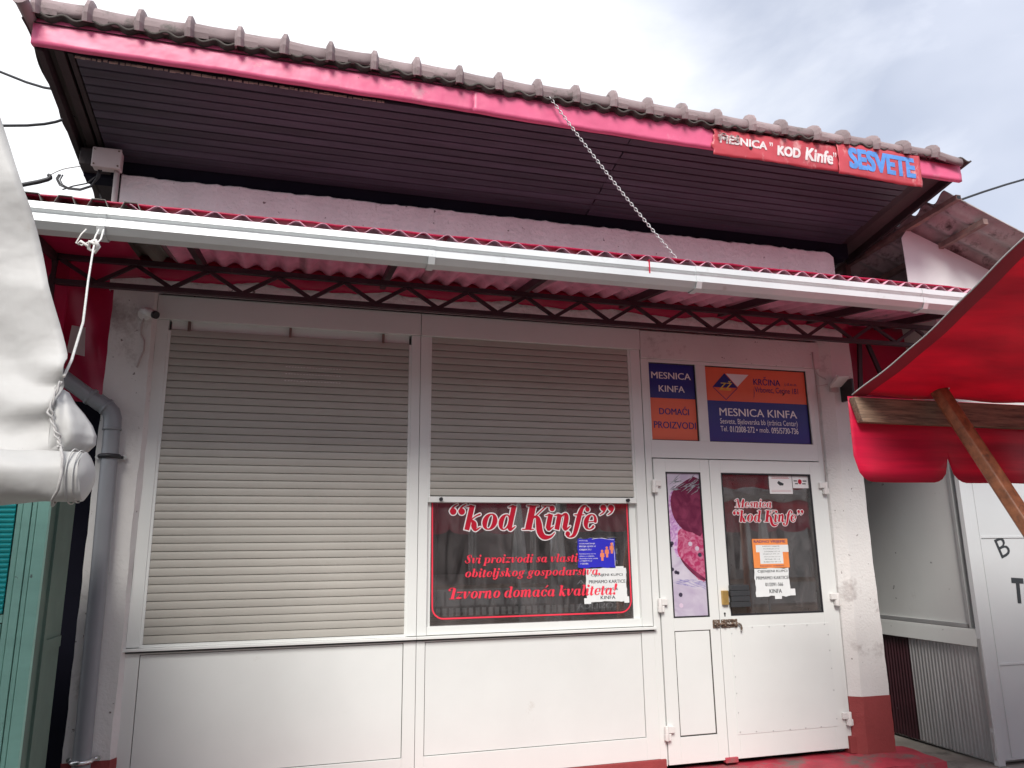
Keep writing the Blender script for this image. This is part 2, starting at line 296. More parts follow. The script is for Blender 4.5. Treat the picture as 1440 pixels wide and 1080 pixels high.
TH, TN = .29, .07
def _arc(cx, cy, rx, ry, a0, a1, n=16, wl=TH, wr=TH):
    o = []
    for i in range(n+1):
        a = R(a0+(a1-a0)*i/n); c = math.cos(a); ww = TN+((wl if c < 0 else wr)-TN)*abs(c)**1.5
        o.append((cx+rx*c, cy+ry*math.sin(a), ww))
    return o
def _dot(x, y, r): return [(x-.001, y, 2*r), (x+.001, y, 2*r)]
def _stem(x, y0, y1, w=TH): return [(x, y0, w, 'f'), (x, y1, w, 'f')]
def _tail(x): return [(x, .16, TH), (x+.08, .0, .16), (x+.30, .20, .05)]
def _ser(x, y): return [(x-.28, y-.10, .05), (x-.05, y-.02, .10)]
def _arch(x): return [(x, .55, .05), (x+.16, .88, .09), (x+.34, .95, .2), (x+.43, .72, TH), (x+.43, .15, TH)]
G = {
 'o': (.90, [_arc(.43, .5, .27, .46, 0, 360, 24)]),
 'n': (1.0, [_stem(.2, 0, .97), _ser(.2, .97), _arch(.2), _tail(.63)]),
 'm': (1.42, [_stem(.2, 0, .97), _ser(.2, .97), _arch(.2), _stem(.63, 0, .7), _arch(.63), _tail(1.06)]),
 'u': (1.0, [_stem(.2, .15, .97), _ser(.2, .97), [(.2, .2, TH), (.3, .0, .15), (.45, .15, .06), (.6, .5, .05)], _stem(.65, .1, .97), _tail(.65)]),
 'i': (.52, [_stem(.2, .1, .97), _ser(.2, .97), _tail(.2), _dot(.22, 1.33, .17)]),
 'j': (.50, [[(.2, .97, TH, 'f'), (.2, .2, TH), (.16, -.25, .24), (-.05, -.46, .09), (-.2, -.38, .09)], _ser(.2, .97), _dot(-.18, -.30, .12), _dot(.22, 1.33, .17)]),
 'k': (.92, [_stem(.2, 0, 1.5), _ser(.2, 1.5), [(.2, .5, .06), (.5, .82, .07), (.72, .95, .1)], [(.36, .58, .12), (.5, .4, .3), (.56, .18, .31), (.68, .0, .15), (.90, .16, .05)]]),
 'l': (.50, [_stem(.2, .1, 1.5), _ser(.2, 1.5), _tail(.2)]),
 't': (.55, [_stem(.2, .1, 1.25), _tail(.2), [(.0, .93, .07), (.42, .93, .07)]]),
 'd': (1.0, [_arc(.38, .47, .23, .45, 0, 360, 22, TH, .12), _stem(.68, .1, 1.5), _ser(.68, 1.5), _tail(.68)]),
 'a': (1.0, [_arc(.38, .47, .23, .45, 0, 360, 22, TH, .12), _stem(.68, .1, .95), _tail(.68)]),
 'b': (.92, [_stem(.2, .08, 1.5), _ser(.2, 1.5), _arc(.45, .48, .25, .46, 0, 360, 22, .12, TH)]),
 'p': (.95, [_stem(.2, -.48, .97), _ser(.2, .97), [(.0, -.46, .07), (.42, -.46, .07)], _arc(.47, .48, .25, .46, 0, 360, 22, .12, TH)]),
 'c': (.80, [_arc(.42, .48, .27, .45, 55, 320, 18), _dot(.62, .74, .14)]),
 'e': (.82, [_arc(.42, .48, .27, .46, 5, 320, 20, TH, .2), [(.25, .47, .06), (.66, .52, .06)]]),
 's': (.72, [[(.58, .72, .16), (.52, .9, .1), (.38, .96, .07), (.2, .8, .15), (.36, .52, .32), (.52, .24, .18), (.36, .03, .07), (.18, .1, .1), (.1, .26, .16)]]),
 'r': (.70, [_stem(.2, 0, .97), _ser(.2, .97), [(.2, .55, .05), (.36, .86, .08), (.5, .93, .12)], _dot(.56, .83, .14)]),
 'v': (.86, [[(.2, .97, TH, 'f'), (.22, .4, TH), (.32, .04, .14), (.56, .4, .06), (.68, .8, .1)], _ser(.2, .97), _dot(.66, .86, .13)]),
 'z': (.78, [[(.1, .88, .15), (.66, .9, .12)], [(.64, .88, .06), (.12, .08, .06)], [(.12, .10, .16), (.42, .13, .24), (.70, .12, .1)]]),
 'g': (.90, [_arc(.40, .60, .22, .34, 0, 360, 20, .26, .26), [(.55, .85, .07), (.72, .98, .08)], _dot(.76, .92, .1), [(.25, .28, .07), (.2, .12, .09), (.5, .02, .2), (.66, -.16, .2), (.40, -.42, .08), (.1, -.3, .15), (.2, -.04, .07)]]),
 'f': (.66, [[(.74, 1.34, .08), (.62, 1.5, .09), (.45, 1.38, .2), (.36, .95, TH), (.32, .2, TH), (.26, -.3, .22), (.06, -.47, .09), (-.12, -.42, .07)], [(.08, .93, .07), (.62, .93, .07)], _dot(.76, 1.28, .14), _dot(-.12, -.27, .15)]),
 'K': (1.22, [_stem(.32, 0, 1.5, .38), [(.0, 1.48, .06), (.62, 1.48, .06)], [(.0, .02, .06), (.62, .02, .06)], [(.5, .72, .07), (.82, 1.15, .07), (1.06, 1.46, .08)], [(.86, 1.48, .06), (1.28, 1.48, .06)],
            [(.52, .82, .1), (.72, .72, .24), (.86, .35, .36), (1.02, -.15, .38), (1.3, -.46, .3), (1.66, -.44, .14), (1.86, -.2, .05)]]),
 'S': (.95, [[(.78, 1.12, .2), (.7, 1.38, .12), (.5, 1.48, .08), (.26, 1.22, .2), (.48, .8, .40), (.68, .36, .24), (.46, .03, .08), (.22, .12, .12), (.1, .4, .2)]]),
 'M': (1.65, [[(.22, 0, .08), (.28, 1.45, .08)], [(-.02, .02, .06), (.42, .02, .06)], [(.28, 1.45, .2), (.72, .1, .36)], [(.74, .06, .07), (1.2, 1.45, .07)], _stem(1.28, 0, 1.5, .36), [(1.02, .02, .06), (1.56, .02, .06)], [(-.12, 1.2, .16), (.05, 1.46, .08), (.28, 1.46, .08)]]),
 'I': (.68, [_stem(.34, 0, 1.46, .36), [(.02, .02, .06), (.66, .02, .06)], [(-.2, 1.26, .10), (-.1, 1.48, .08), (.3, 1.48, .08)], _dot(-.2, 1.22, .14)]),
 'ć': (.80, [_arc(.42, .48, .27, .45, 55, 320, 18), _dot(.62, .74, .14), [(.42, 1.2, .06), (.66, 1.5, .16)]]),
 '!': (.55, [_dot(.2, .14, .17), [(.2, .45, .08), (.22, 1.0, .3), (.24, 1.4, .36)]]),
 ',': (.40, [_dot(.15, .12, .16), [(.22, .05, .16), (.16, -.2, .05)]]),
 '“': (.95, [_dot(.2, 1.12, .19), [(.08, 1.15, .16), (.16, 1.4, .1), (.34, 1.56, .05)], _dot(.66, 1.12, .19), [(.54, 1.15, .16), (.62, 1.4, .1), (.8, 1.56, .05)]]),
 '”': (.95, [_dot(.2, 1.38, .19), [(.32, 1.35, .16), (.26, 1.1, .1), (.08, .93, .05)], _dot(.66, 1.38, .19), [(.78, 1.35, .16), (.72, 1.1, .1), (.54, .93, .05)]]),
 ' ': (.42, []), '.': (.4, [_dot(.15, .12, .15)]),
}
def _smooth(st):
    if len(st) < 3: return [(p[0], p[1], p[2]) for p in st]
    if len(st) > 12: return [(p[0], p[1], p[2]) for p in st]
    o = []; P = [(p[0], p[1], p[2]) for p in st]
    for i in range(len(P)-1):
        p0, p1, p2, p3 = P[max(i-1, 0)], P[i], P[i+1], P[min(i+2, len(P)-1)]
        for k in range(5):
            t = k/5; o.append(tuple(.5*((2*p1[c])+(-p0[c]+p2[c])*t+(2*p0[c]-5*p1[c]+4*p2[c]-p3[c])*t*t+(-p0[c]+3*p1[c]-3*p2[c]+p3[c])*t**3) for c in range(3)))
    o.append(P[-1]); return o
def script_mb(body, x0, x1, zbase, xh, y, grow=0, slant=.2):
    """brush lettering with thick and thin strokes; x0..x1 fitted, xh = x-height in metres"""
    mb = MB(); pen = 0; items = []
    for ch in body:
        adv, sts = G[ch]
        for st in sts: items.append((pen, st))
        pen += adv
    sx = (x1-x0)/pen; k = 0
    for px, st in items:
        pts = _smooth(st); flat = len(st[0]) > 3; k += 1; yy = y-.000012*(k % 40); dot = len(st) == 2 and abs(st[0][0]-st[1][0]) < .01 and abs(st[0][1]-st[1][1]) < .01
        P = [(x0+(px+p[0]+slant*p[1])*sx, zbase+p[1]*xh, max(.03, p[2])*(sx+xh)/2/2+grow) for p in pts]
        b = len(mb.v); n = len(P)
        for i, (a, c, ww) in enumerate(P):
            q0, q1 = P[max(i-1, 0)], P[min(i+1, n-1)]; dx, dz = q1[0]-q0[0], q1[1]-q0[1]; ln = math.hypot(dx, dz) or 1; nx, nz = -dz/ln, dx/ln
            ex = 0
            if flat and grow and i in (0, n-1): ex = grow*(-1 if i == 0 else 1)
            a2, c2 = a+dx/ln*ex, c+dz/ln*ex
            mb.v += [Vector((a2+nx*ww, yy, c2+nz*ww)), Vector((a2-nx*ww, yy, c2-nz*ww))]
        for i in range(0 if not dot else n, n-1):
            mb.f.append((b+2*i, b+2*i+1, b+2*i+3, b+2*i+2)); mb.mi.append(0); mb.sm.append(False)
        if not flat:
            for i in ((0,) if dot else (0, n-1)):
                a, c, ww = P[i]; bb = len(mb.v); yy2 = yy-.000004-.000004*(i > 0)
                for q in range(12): mb.v.append(Vector((a+ww*math.cos(q*math.pi/6), yy2, c+ww*math.sin(q*math.pi/6))))
                mb.f.append(tuple(range(bb, bb+12))); mb.mi.append(0); mb.sm.append(False)
    return mb
def rnd_noise(x, s=0):
    return math.sin(x*3.1+s)*.5+math.sin(x*7.7+s*2.3)*.3+math.sin(x*17.3+s*1.7)*.2

# ================================================================== SETTING
g = MB(); g.face([(-60, -60, -.16), (60, -60, -.16), (60, 60, -.16), (-60, 60, -.16)]); struct('ground', g, M['asphalt'])
# low concrete pavement in front of the shops, slightly uneven
g = MB()
def pav(u, v): return (-8+18*u, -2.6+3.9*v, -.105+.004*math.sin(u*90)*math.cos(v*17))
g.grid(pav, 90, 20); struct('pavement', g, M['concrete'])

# ================================================================== THE SHOP
shop = thing('butcher_shop', (-1.4, 0, -.1), 'white single-storey butcher shop with red fascia, two roller shutters and a half-glazed double door', 'shop')
P = lambda n, m, mt, **k: part(n, m, mt, shop, **k)
# --- walls
g = MB()
g.box(-4.02, -3.82, .03, 5, -.15, 3.80); g.box(1.02, 1.26, .03, 5, -.15, 3.78); g.box(-4.02, 1.26, 4.9, 5.0, -.15, 3.6)
g.box(-3.82, 1.02, .10, .22, 3.02, 3.78); g.box(-3.82, -.52, .06, .18, -.1, .86)
P('wall', g, M['stucco'])
g = MB(); g.box(-3.82, 1.02, .22, 4.9, -.14, -.10); g.box(-3.82, 1.02, .22, 4.9, 3.0, 3.02)
g.box(-2.3, -2.2, .22, 3.0, -.1, 3.0); g.box(-3.80, 1.0, 3.0, 3.05, -.1, 3.0)
P('interior_lining', g, M['interior'])
# upper stucco band with rough top edge
g = MB()
def topz(x): return 3.806+.006*rnd_noise(x*3, 2)+.005*rnd_noise(x*14, 4)+.003*rnd_noise(x*31, 1)-max(0, (x-1.20))*.9*max(0, x-1.20)*8
n = 150; pts = []
for i in range(n+1):
    x = -4.10+5.375*i/n; pts.append(x)
for i in range(n):
    a, b_ = pts[i], pts[i+1]; za, zb = topz(a), topz(b_)
    g.face([(a, -.035, 3.02), (b_, -.035, 3.02), (b_, -.035-.004*rnd_noise(b_*5), zb-.012), (a, -.035-.004*rnd_noise(a*5), za-.012)])
    g.face([(a, -.035-.004*rnd_noise(a*5), za-.012), (b_, -.035-.004*rnd_noise(b_*5), zb-.012), (b_, -.02, zb), (a, -.02, za)])
    g.face([(a, -.02, za), (b_, -.02, zb), (b_, .09, zb), (a, .09, za)])
g.face([(1.275, -.035, 3.02), (1.275, .09, 3.02), (1.275, .09, topz(1.275)), (1.275, -.035, topz(1.275)-.012)])
g.face([(-4.10, .09, 3.02), (-4.10, -.035, 3.02), (-4.10, -.035, 3.79), (-4.10, .09, 3.80)])
P('stucco_band', g, M['stuccoband'])
# stucco over the door head
g = MB(); g.box(-.508, 1.13, -.008, .09, 2.80, 3.015); P('door_head', g, M['stucco'], bevel=.004)
# pillars: stucco columns, right one with a chamfered inner cheek
def pillar(xs, zs, y0, back, m, name, zlo, zhi):
    g = MB(); nz = 40
    def at(z):   # outline in plan at height z: list of (x,y)
        return xs(z)
    rows = []
    for j in range(nz+1):
        z = zlo+(zhi-zlo)*j/nz; rows.append([(x+.0035*rnd_noise(z*6+i*3, i), y, z) for i, (x, y) in enumerate(at(z))])
    for j in range(nz):
        for i in range(len(rows[0])-1):
            g.face([rows[j][i], rows[j][i+1], rows[j+1][i+1], rows[j+1][i]], smooth=False)
    g.face([rows[-1][i] for i in range(len(rows[-1]))])
    return P(name, g, m)
lp = lambda z: [(-4.075, .06), (-4.070, -.045), (-3.835-.004*math.sin(z*5), -.045), (-3.815+.004*math.sin(z*4), .0), (-3.815, .06)]
rp_ = lambda z: [(1.00+.012*z/2.8, .05), (1.005+.035*z/2.8, .0), (1.072+.055*z/2.8, -.055), (1.312+.006*math.sin(z*3), -.055), (1.312, .12)]
pillar(lp, 0, 0, 0, M['stucco'], 'pillar', .315, 3.03); pillar(rp_, 0, 0, 0, M['stucco'], 'pillar', .350, 3.03)
off = lambda f: (lambda z: [(x+(-.004 if i < 2 else .004)*(i > 0), y-.004) for i, (x, y) in enumerate(f(z))])
pillar(off(lp), 0, 0, 0, M['plinth'], 'plinth', -.12, .315); pillar(off(rp_), 0, 0, 0, M['plinth'], 'plinth', -.12, .350)
g = MB(); g.box(-3.81, -.47, -.012, .09, -.12, .047); P('plinth', g, M['plinth'], bevel=.004)
g = MB(); g.box(.968, 1.03, -.02, .05, -.03, .085); P('plinth', g, M['plinth'], bevel=.003)

# --- header panels
for a, b_ in ((-3.82, -2.153), (-2.149, -.512)):
    g = MB(); g.box(a, b_, -.012, .09, 2.862, 3.018); P('header_panel', g, M['frame'], bevel=.002)
# --- window frames (two bays)
each('window_jamb', [(-3.818, -3.749, 0, .07, .892, 2.860), (-2.212, -2.152, 0, .07, .892, 2.860)], M['frame'], shop, bevel=.002)
g = MB(); g.box(-2.149, -2.088, 0, .07, .892, 2.860); g.box(-.592, -.514, 0, .07, .892, 2.860); g.box(-2.088, -.592, .012, .07, .892, .943)
g.box(-2.088, -2.06, .035, .07, .943, 2.860); g.box(-.64, -.592, .035, .07, .943, 2.86)
P('window_frame', g, M['frame'], bevel=.002)
each('sill', [(-3.84, -2.152, -.030, .06, .872, .888), (-2.150, -.50, -.030, .06, .872, .888)], M['frame'], shop, bevel=.002)
g = MB(); g.box(-3.83, -.51, -.006, .05, .862, .8715); P('sill_gap', g, M['black'])
# --- lower panels: recessed sheets in frames
for a, b_, pa, pb, zb in ((-3.818, -2.152, -3.742, -2.230, .185), (-2.149, -.508, -2.095, -.602, .185)):
    g = MB(); g.box(a, pa, 0, .06, .048, .861); g.box(pb, b_, 0, .06, .048, .861); g.box(pa, pb, 0, .06, .852, .861); g.box(pa, pb, 0, .06, .048, zb); P('panel_frame', g, M['frame'], bevel=.002)
    g = MB(); g.box(pa+.004, pb-.004, .006, .03, zb+.004, .848); P('lower_panel', g, M['panel'], bevel=.0015)
    g = MB(); g.box(pa, pb, .0165, .05, zb, .852); P('panel_seal', g, M['slatdark'])

# --- roller shutters
def shutter(x0, x1, ztop, zbot, bar_vis):
    sh = P('roller_shutter', MB().box(x0+.017, x1-.017, .035, .045, zbot, ztop), M['slatdark'], loc=((x0+x1)/2, .02, zbot))
    each('guide_rail', [(x0-.002, x0+.016, .006, .05, zbot, ztop), (x1-.016, x1+.002, .006, .05, zbot, ztop)], M['frame'], sh, bevel=.002)
    # one slat: curved outer face and a shadow groove under it
    g = MB(); prof = [(.010, 0.0), (.0245, .0012), (.0170, .0045), (.0128, .012), (.0115, .022), (.0130, .033), (.0185, .0405), (.0245, .0425)]
    a, b_ = x0+.014, x1-.014; zc = zbot
    prof = [(.0190, .0), (.0128, .0022), (.0114, .009), (.0106, .020), (.0110, .032), (.0126, .0425), (.0190, .0462), (.034, .0462), (.034, 0)]
    q = [((a, y, zc+z)) for y, z in prof]
    g.prism(q, (b_-a, 0, 0)); g.sm = [False]*len(g.sm)
    zs = zbot+(.045 if bar_vis else .018); k = 0; first = None; pitch = .0475
    while zs < ztop-.01:
        if first is None:
            first = part('slat', g, M['slat'], sh, loc=((x0+x1)/2, .02, zbot)); first.location.z = zs-zbot; first.data.update()
        else:
            o = inst(first, sh, (0, 0, 0)); o.location = Vector((random.uniform(-.0012, .0012), random.uniform(-.0007, .0007), zs-zbot))
        zs += pitch; k += 1
    if bar_vis:
        g = MB(); g.box(x0+.004, x1-.004, -.004, .03, zbot, zbot+.038); part('bottom_rail', g, M['frame'], sh, bevel=.003)
        for xx in (x0+.085, x1-.075):
            g = MB(); g.tube([(xx, -.004, zbot+.02), (xx, -.026, zbot+.02)], .012, 12); part('rubber_stop', g, M['pipering'], sh)
    else:
        g = MB(); g.box(x0+.01, x1-.01, .0, .03, zbot, zbot+.016); part('bottom_rail', g, M['frame'], sh)
    return sh
s1 = shutter(-3.749, -2.212, 2.795, .889, False)
# slot over the left shutter: the roll box shows through
g = MB(); g.box(-3.735, -2.226, .030, .05, 2.795, 2.862); part('roll_box', g, M['frame'], s1)
each('hanger', [(xx-.008, xx+.008, .008, .03, 2.795, 2.860) for xx in (-3.63, -3.012, -2.405)], M['brownsteel'], s1)
# two stamped rows of light slits near the top
g = MB()
for r_ in range(3):
    for k in range(19):
        x = -3.03+k*.019+random.uniform(-.002, .002)
        if r_ == 0 and k > 18: continue
        g.box(x, x+.0095, .0085, .0115, 2.502+.0462*r_, 2.506+.0462*r_)
part('light_slits', g, M['signwhite'], s1, kind='stuff')
shutter(-2.088, -.592, 2.862, 1.728, True)

# --- display window
g = MB(); g.box(-2.06, -.64, .040, .046, .943, 2.0); P('window_pane', g, M['glass'])
g = MB(); g.box(-2.1, -.6, .075, .085, 1.80, 2.9); P('roll_screen', g, M['interior'])
# counter and fittings seen dimly behind the glass
counter = thing('display_counter', (-1.3, .9, -.1), 'dim steel counter with price rail seen through the display window', 'counter')
g = MB(); g.box(-2.1, -.3, .75, 1.35, -.1, .90); part('body', g, M['steel'], counter, bevel=.01)
g = MB(); g.box(-2.1, -.3, .72, 1.38, .903, .935); part('worktop', g, M['interior'], counter, bevel=.005)
g = MB()
for k in range(34): g.box(-2.05+k*.05, -2.02+k*.05, .730, .736, .945, 1.0)
part('price_rail', g, M['signwhite'], counter, kind='stuff')
for k, (x, col_) in enumerate(((-1.86, 'steel'), (-1.2, 'steel'), (-.8, 'galv'))):
    q = tag(part('interior_post', MB().tube([(x, 1.1, .93), (x+.03, 1.1, 2.9)], .022, 10), M[col_], None, loc=(x, 1.1, .93)), 'thin steel post on the counter behind the display window, %s' % ('left one', 'middle one', 'right one')[k], 'post', 'posts on the display counter')

# --- transom with the two sign panes, and the door frame
g = MB()
g.box(-.508, -.458, 0, .07, .0, 2.798); g.box(.960, 1.002, 0, .07, .0, 2.798); g.box(-.458, .960, 0, .07, 2.775, 2.798); g.box(-.458, .960, 0, .07, 2.058, 2.188)
g.box(-.458, -.444, 0, .07, 2.188, 2.775); g.box(-.056, .026, 0, .07, 2.188, 2.775); g.box(.924, .960, 0, .07, 2.188, 2.775)
P('door_frame', g, M['frame'], bevel=.002)
g = MB(); g.box(-.46, .96, .045, .09, 2.15, 2.79); P('transom_backing', g, M['black'])

def leaf(x0, x1, gx0, gx1, gz0, gz1, name='door'):
    g = MB(); z0, z1 = .006, 2.050; yf, yb = -.010, .045
    g.box(x0, gx0, yf, yb, z0, z1); g.box(gx1, x1, yf, yb, z0, z1); g.box(gx0, gx1, yf, yb, gz1, z1); g.box(gx0, gx1, yf, yb, .853, gz0); g.box(gx0, gx1, yf, yb, z0, .172)
    d = P(name, g, M['frame'], loc=((x0+x1)/2, 0, 0), bevel=.002)
    g = MB(); t = .009
    g.box(gx0, gx0+t, yf-.002, .0, gz0, gz1); g.box(gx1-t, gx1, yf-.002, .0, gz0, gz1); g.box(gx0+t, gx1-t, yf-.002, .0, gz0, gz0+t); g.box(gx0+t, gx1-t, yf-.002, .0, gz1-t, gz1)
    part('glazing_seal', g, M['pipering'], d)
    return d
dl = leaf(-.452, -.0045, -.360, -.080, .941, 1.955); dr = leaf(.0, .955, .090, .860, .941, 1.955)
g = MB(); g.box(-.36, -.08, -.003, .02, .172, .853); part('kick_panel', g, M['slatdark'], dl)
g = MB(); g.box(-.353, -.089, -.006, .02, .181, .847); part('kick_panel', g, M['panel'], dl, bevel=.002)
g = MB(); g.box(.088, .862, -.006, .02, .172, .853); part('door_core', g, M['panel'], dr)
g = MB(); g.box(.074, .890, -.0125, -.0105, .158, .866); part('kick_panel', g, M['panel'], dr, bevel=.0005)
g = MB(); g.box(.089, .861, .012, .018, .941, 1.955); part('door_pane', g, M['glass'], dr)
sc = MB().tube([(.251, -.0126, .858), (.251, -.0150, .858)], .0042, 8); s0 = part('screw', sc, M['galv'], dr, loc=(.251, -.0126, .858))
for x, z in [(.389,.856),(.515,.857),(.705,.856),(.854,.857),(.878,.784),(.878,.674),(.878,.55),(.879,.401),(.880,.209),(.744,.165),(.616,.165),(.489,.165),(.353,.165),(.22,.17),(.093,.175),(.09,.299),(.087,.425),(.086,.533),(.091,.671),(.083,.821)]:
    inst(s0, dr, (x, -.0126, z))
def hinge(x, z, d, side):
    g = MB(); g.box(x-.034, x+.034, -.034, -.010, z-.0, z+.042); g.box(x-.018+side*.018, x+.024+side*.018, -.038, -.010, z-.045, z-.003); g.tube([(x+side*.022, -.030, z-.047), (x+side*.022, -.030, z+.046)], .013, 10)
    return part('hinge', g, M['whiteplastic'], d, loc=(x, -.01, z), bevel=.003)
for x, z in ((-.444, 1.850), (-.444, 1.030), (-.444, .208)): hinge(x, z, dl, -1)
for x, z in ((.955, 1.850), (.957, 1.030), (.957, .205)): hinge(x, z, dr, 1)
# lock plate, handle plate, sliding bolt, keyhole
g = MB(); g.box(.020, .068, -.034, -.0105, 1.018, 1.116); part('lock_plate', g, M['brass'], dr, bevel=.003)
g = MB()
for k in range(4): g.box(.078+.004*(k % 2), .236-.003*(k % 2), -.046, -.0145, 1.000+.0385*k, 1.036+.0385*k)
part('handle_plate', g, M['blacktape'], dr, bevel=.0025)
g = MB(); g.tube([(.040, -.0105, .958), (.040, -.0125, .958)], .0075, 12); g.box(.0365, .0435, -.0128, -.0105, .938, .957); part('keyhole', g, M['black'], dr)
g = MB(); g.box(.004, .133, -.016, -.0105, .862, .919); g.box(-.062, -.006, -.016, -.0105, .863, .919)
g.tube([(-.055, -.026, .890), (.130, -.026, .890), (.148, -.028, .884), (.155, -.030, .862), (.154, -.030, .840)], .0075, 8)
for xx in (-.045, .02, .105): g.box(xx, xx+.014, -.036, -.016, .874, .906)
g.box(.01, .125, -.020, -.016, .866, .874); g.box(.01, .125, -.020, -.016, .906, .915)
part('sliding_bolt', g, M['rust'], dr, bevel=.0015)
g = MB(); g.box(-.035, .06, -.024, .02, -.012, .022); P('threshold_stop', g, M['redstep'], bevel=.004)

# --- roof: high front edge, falling to the back
sag = lambda x: -.034*math.exp(-((x+.75)/1.45)**2)
zr = lambda y: 4.212-(y+.9)*.155           # top of the sheets
roof = P('roof', MB().grid(lambda u, v: (-4.40+6.22*u, -.955+5.8*v, zr(-.955+5.8*v)+sag(-4.40+6.22*u)*(1-v)+.013*math.sin(u*6.22/.254*2*math.pi*2)), 24*8*2, 6), M['roof'], loc=(-1.3, 0, 4.1), solid=.012)
# rafters tail / dark under-sheet
g = MB(); g.face([(-4.38, -.93, zr(-.93)-.03), (1.74, -.93, zr(-.93)-.03), (1.74, 4.8, zr(4.8)-.03), (-4.38, 4.8, zr(4.8)-.03)])
part('underlay', g, M['beam'], roof)
# fascia: sheet metal, in lengths, dented
def fas(x0, x1, dz=0):
    g = MB(); nn = int((x1-x0)/.03); zt, zb = 4.216+dz, 4.062+dz
    def dent(x, v): return -.917+.0022*rnd_noise(x*2.3+v*2, 3)+.0012*rnd_noise(x*7+v*5, 5)+.004*max(0, math.sin(x*1.9+v*1.3))**18
    for i in range(nn):
        a, b_ = x0+(x1-x0)*i/nn, x0+(x1-x0)*(i+1)/nn
        for k in range(6):
            v0, v1 = k/6, (k+1)/6; za = lambda v, x: zb+(zt-zb)*v+.003*rnd_noise(x*1.7, 1)+sag(x)
            g.face([(a, dent(a, v0), za(v0, a)), (b_, dent(b_, v0), za(v0, b_)), (b_, dent(b_, v1), za(v1, b_)), (a, dent(a, v1), za(v1, a))], smooth=True)
        g.face([(a, dent(a, 0)+.0003, za(0, a)), (a, -.89, za(0, a)+.002), (b_, -.89, za(0, b_)+.002), (b_, dent(b_, 0)+.0003, za(0, b_))])
        g.face([(a, dent(a, 1)+.0003, za(1, a)), (b_, dent(b_, 1)+.0003, za(1, b_)), (b_, -.86, za(1, b_)+.004), (a, -.86, za(1, a)+.004)])
    return part('fascia', g, M['fascia'], roof, solid=.0016)
fas(-4.385, -1.985); fas(-1.992, -.30, .001); fas(-.305, 1.745, -.001)
g = MB(); g.face([(-4.385, -.917, 4.066), (-4.385, -.917, 4.216), (-4.388, -.82, 4.195), (-4.388, -.86, 4.075)]); part('fascia_return', g, M['fascia'], roof, solid=.002)
g = MB(); g.box(-4.37, 1.73, -.905, -.875, 4.085, 4.17); part('fascia_board', g, M['beam'], roof)
# ragged mortar / sheet edge over the fascia
g = MB(); x = -4.36
while x < 1.7:
    wv = random.uniform(.03, .07); h = random.uniform(.008, .028); g.box(x, x+wv, -.925+random.uniform(0, .01), -.89, 4.212+sag(x), 4.220+sag(x)+h); x += wv*random.uniform(.9, 1.5)
part('mortar_edge', g, M['roof'], roof, bevel=.004, kind='stuff')
# ridge tiles: barrel with a raised collar at one end
def ridge_tile():
    g = MB(); r0, r1 = .062, .070; Lr = .268; n = 10
    sec = lambda r, k: (-.895+0*k, 0)
    prof = [(0, 0.076, 1), (.010, .096, 1), (.016, .108, 1), (.026, .108, 1), (.031, .098, 1), (.042, .074, 0), (.12, .069, 0), (.20, .068, 0), (Lr, .070, 0)]
    rows = []
    for x, r, c in prof:
        row = []
        for k in range(n+1):
            a = math.pi*(1.18-1.36*k/n)
            yy = -.885+math.cos(a)*r*1.0; zz = 4.240+max(-.55, math.sin(a))*r*1.05*(1+.06*(abs(math.cos(a))<.35))
            row.append((x, yy, zz))
        rows.append(row)
    for i in range(len(rows)-1):
        for k in range(n): g.face([rows[i][k], rows[i+1][k], rows[i+1][k+1], rows[i][k+1]], smooth=i > 5)
    g.face([p for p in rows[0]])
    return g
t0 = part('ridge_tile', ridge_tile(), M['tile'], roof, loc=(0, -.895, 4.258), solid=.012); t0.location.x = (-4.395)-WL[roof.name].x-0
bx = WL[roof.name]
def tloc(i): return (-4.395+.2545*i+random.uniform(-.006, .006), -.895+random.uniform(-.006, .006), 4.282-.0016*i+.35*sag(-4.395+.2545*i)+random.uniform(-.006, .006))
for i in range(24):
    x, y, z = tloc(i); o = t0 if i == 0 else inst(t0, roof, (0, 0, 0)); o.location = Vector((x, y, z))-bx
    o.scale.z = 1-.009*i
    o.rotation_euler = (random.uniform(-.04, .04), random.uniform(-.04, .04)+(.12 if i == 23 else 0), random.uniform(-.02, .02))
# verge tiles on the left edge, running back
g = MB(); g.tube([(-4.415, -1.045, 4.232), (-4.410, -1.02, 4.226), (-4.402, -.90, 4.205), (-4.395, -.70, 4.17)], [.040, .034, .031, .030], 12); part('verge_tile', g, M['tile'], roof)
g = MB(); g.grid(lambda u, v: (-4.40-.03*v+.01*math.sin(u*30), -.95+2.2*u, zr(-.95+2.2*u)-.06*v+.02), 40, 2); part('verge_edge', g, M['roof'], roof, solid=.006)
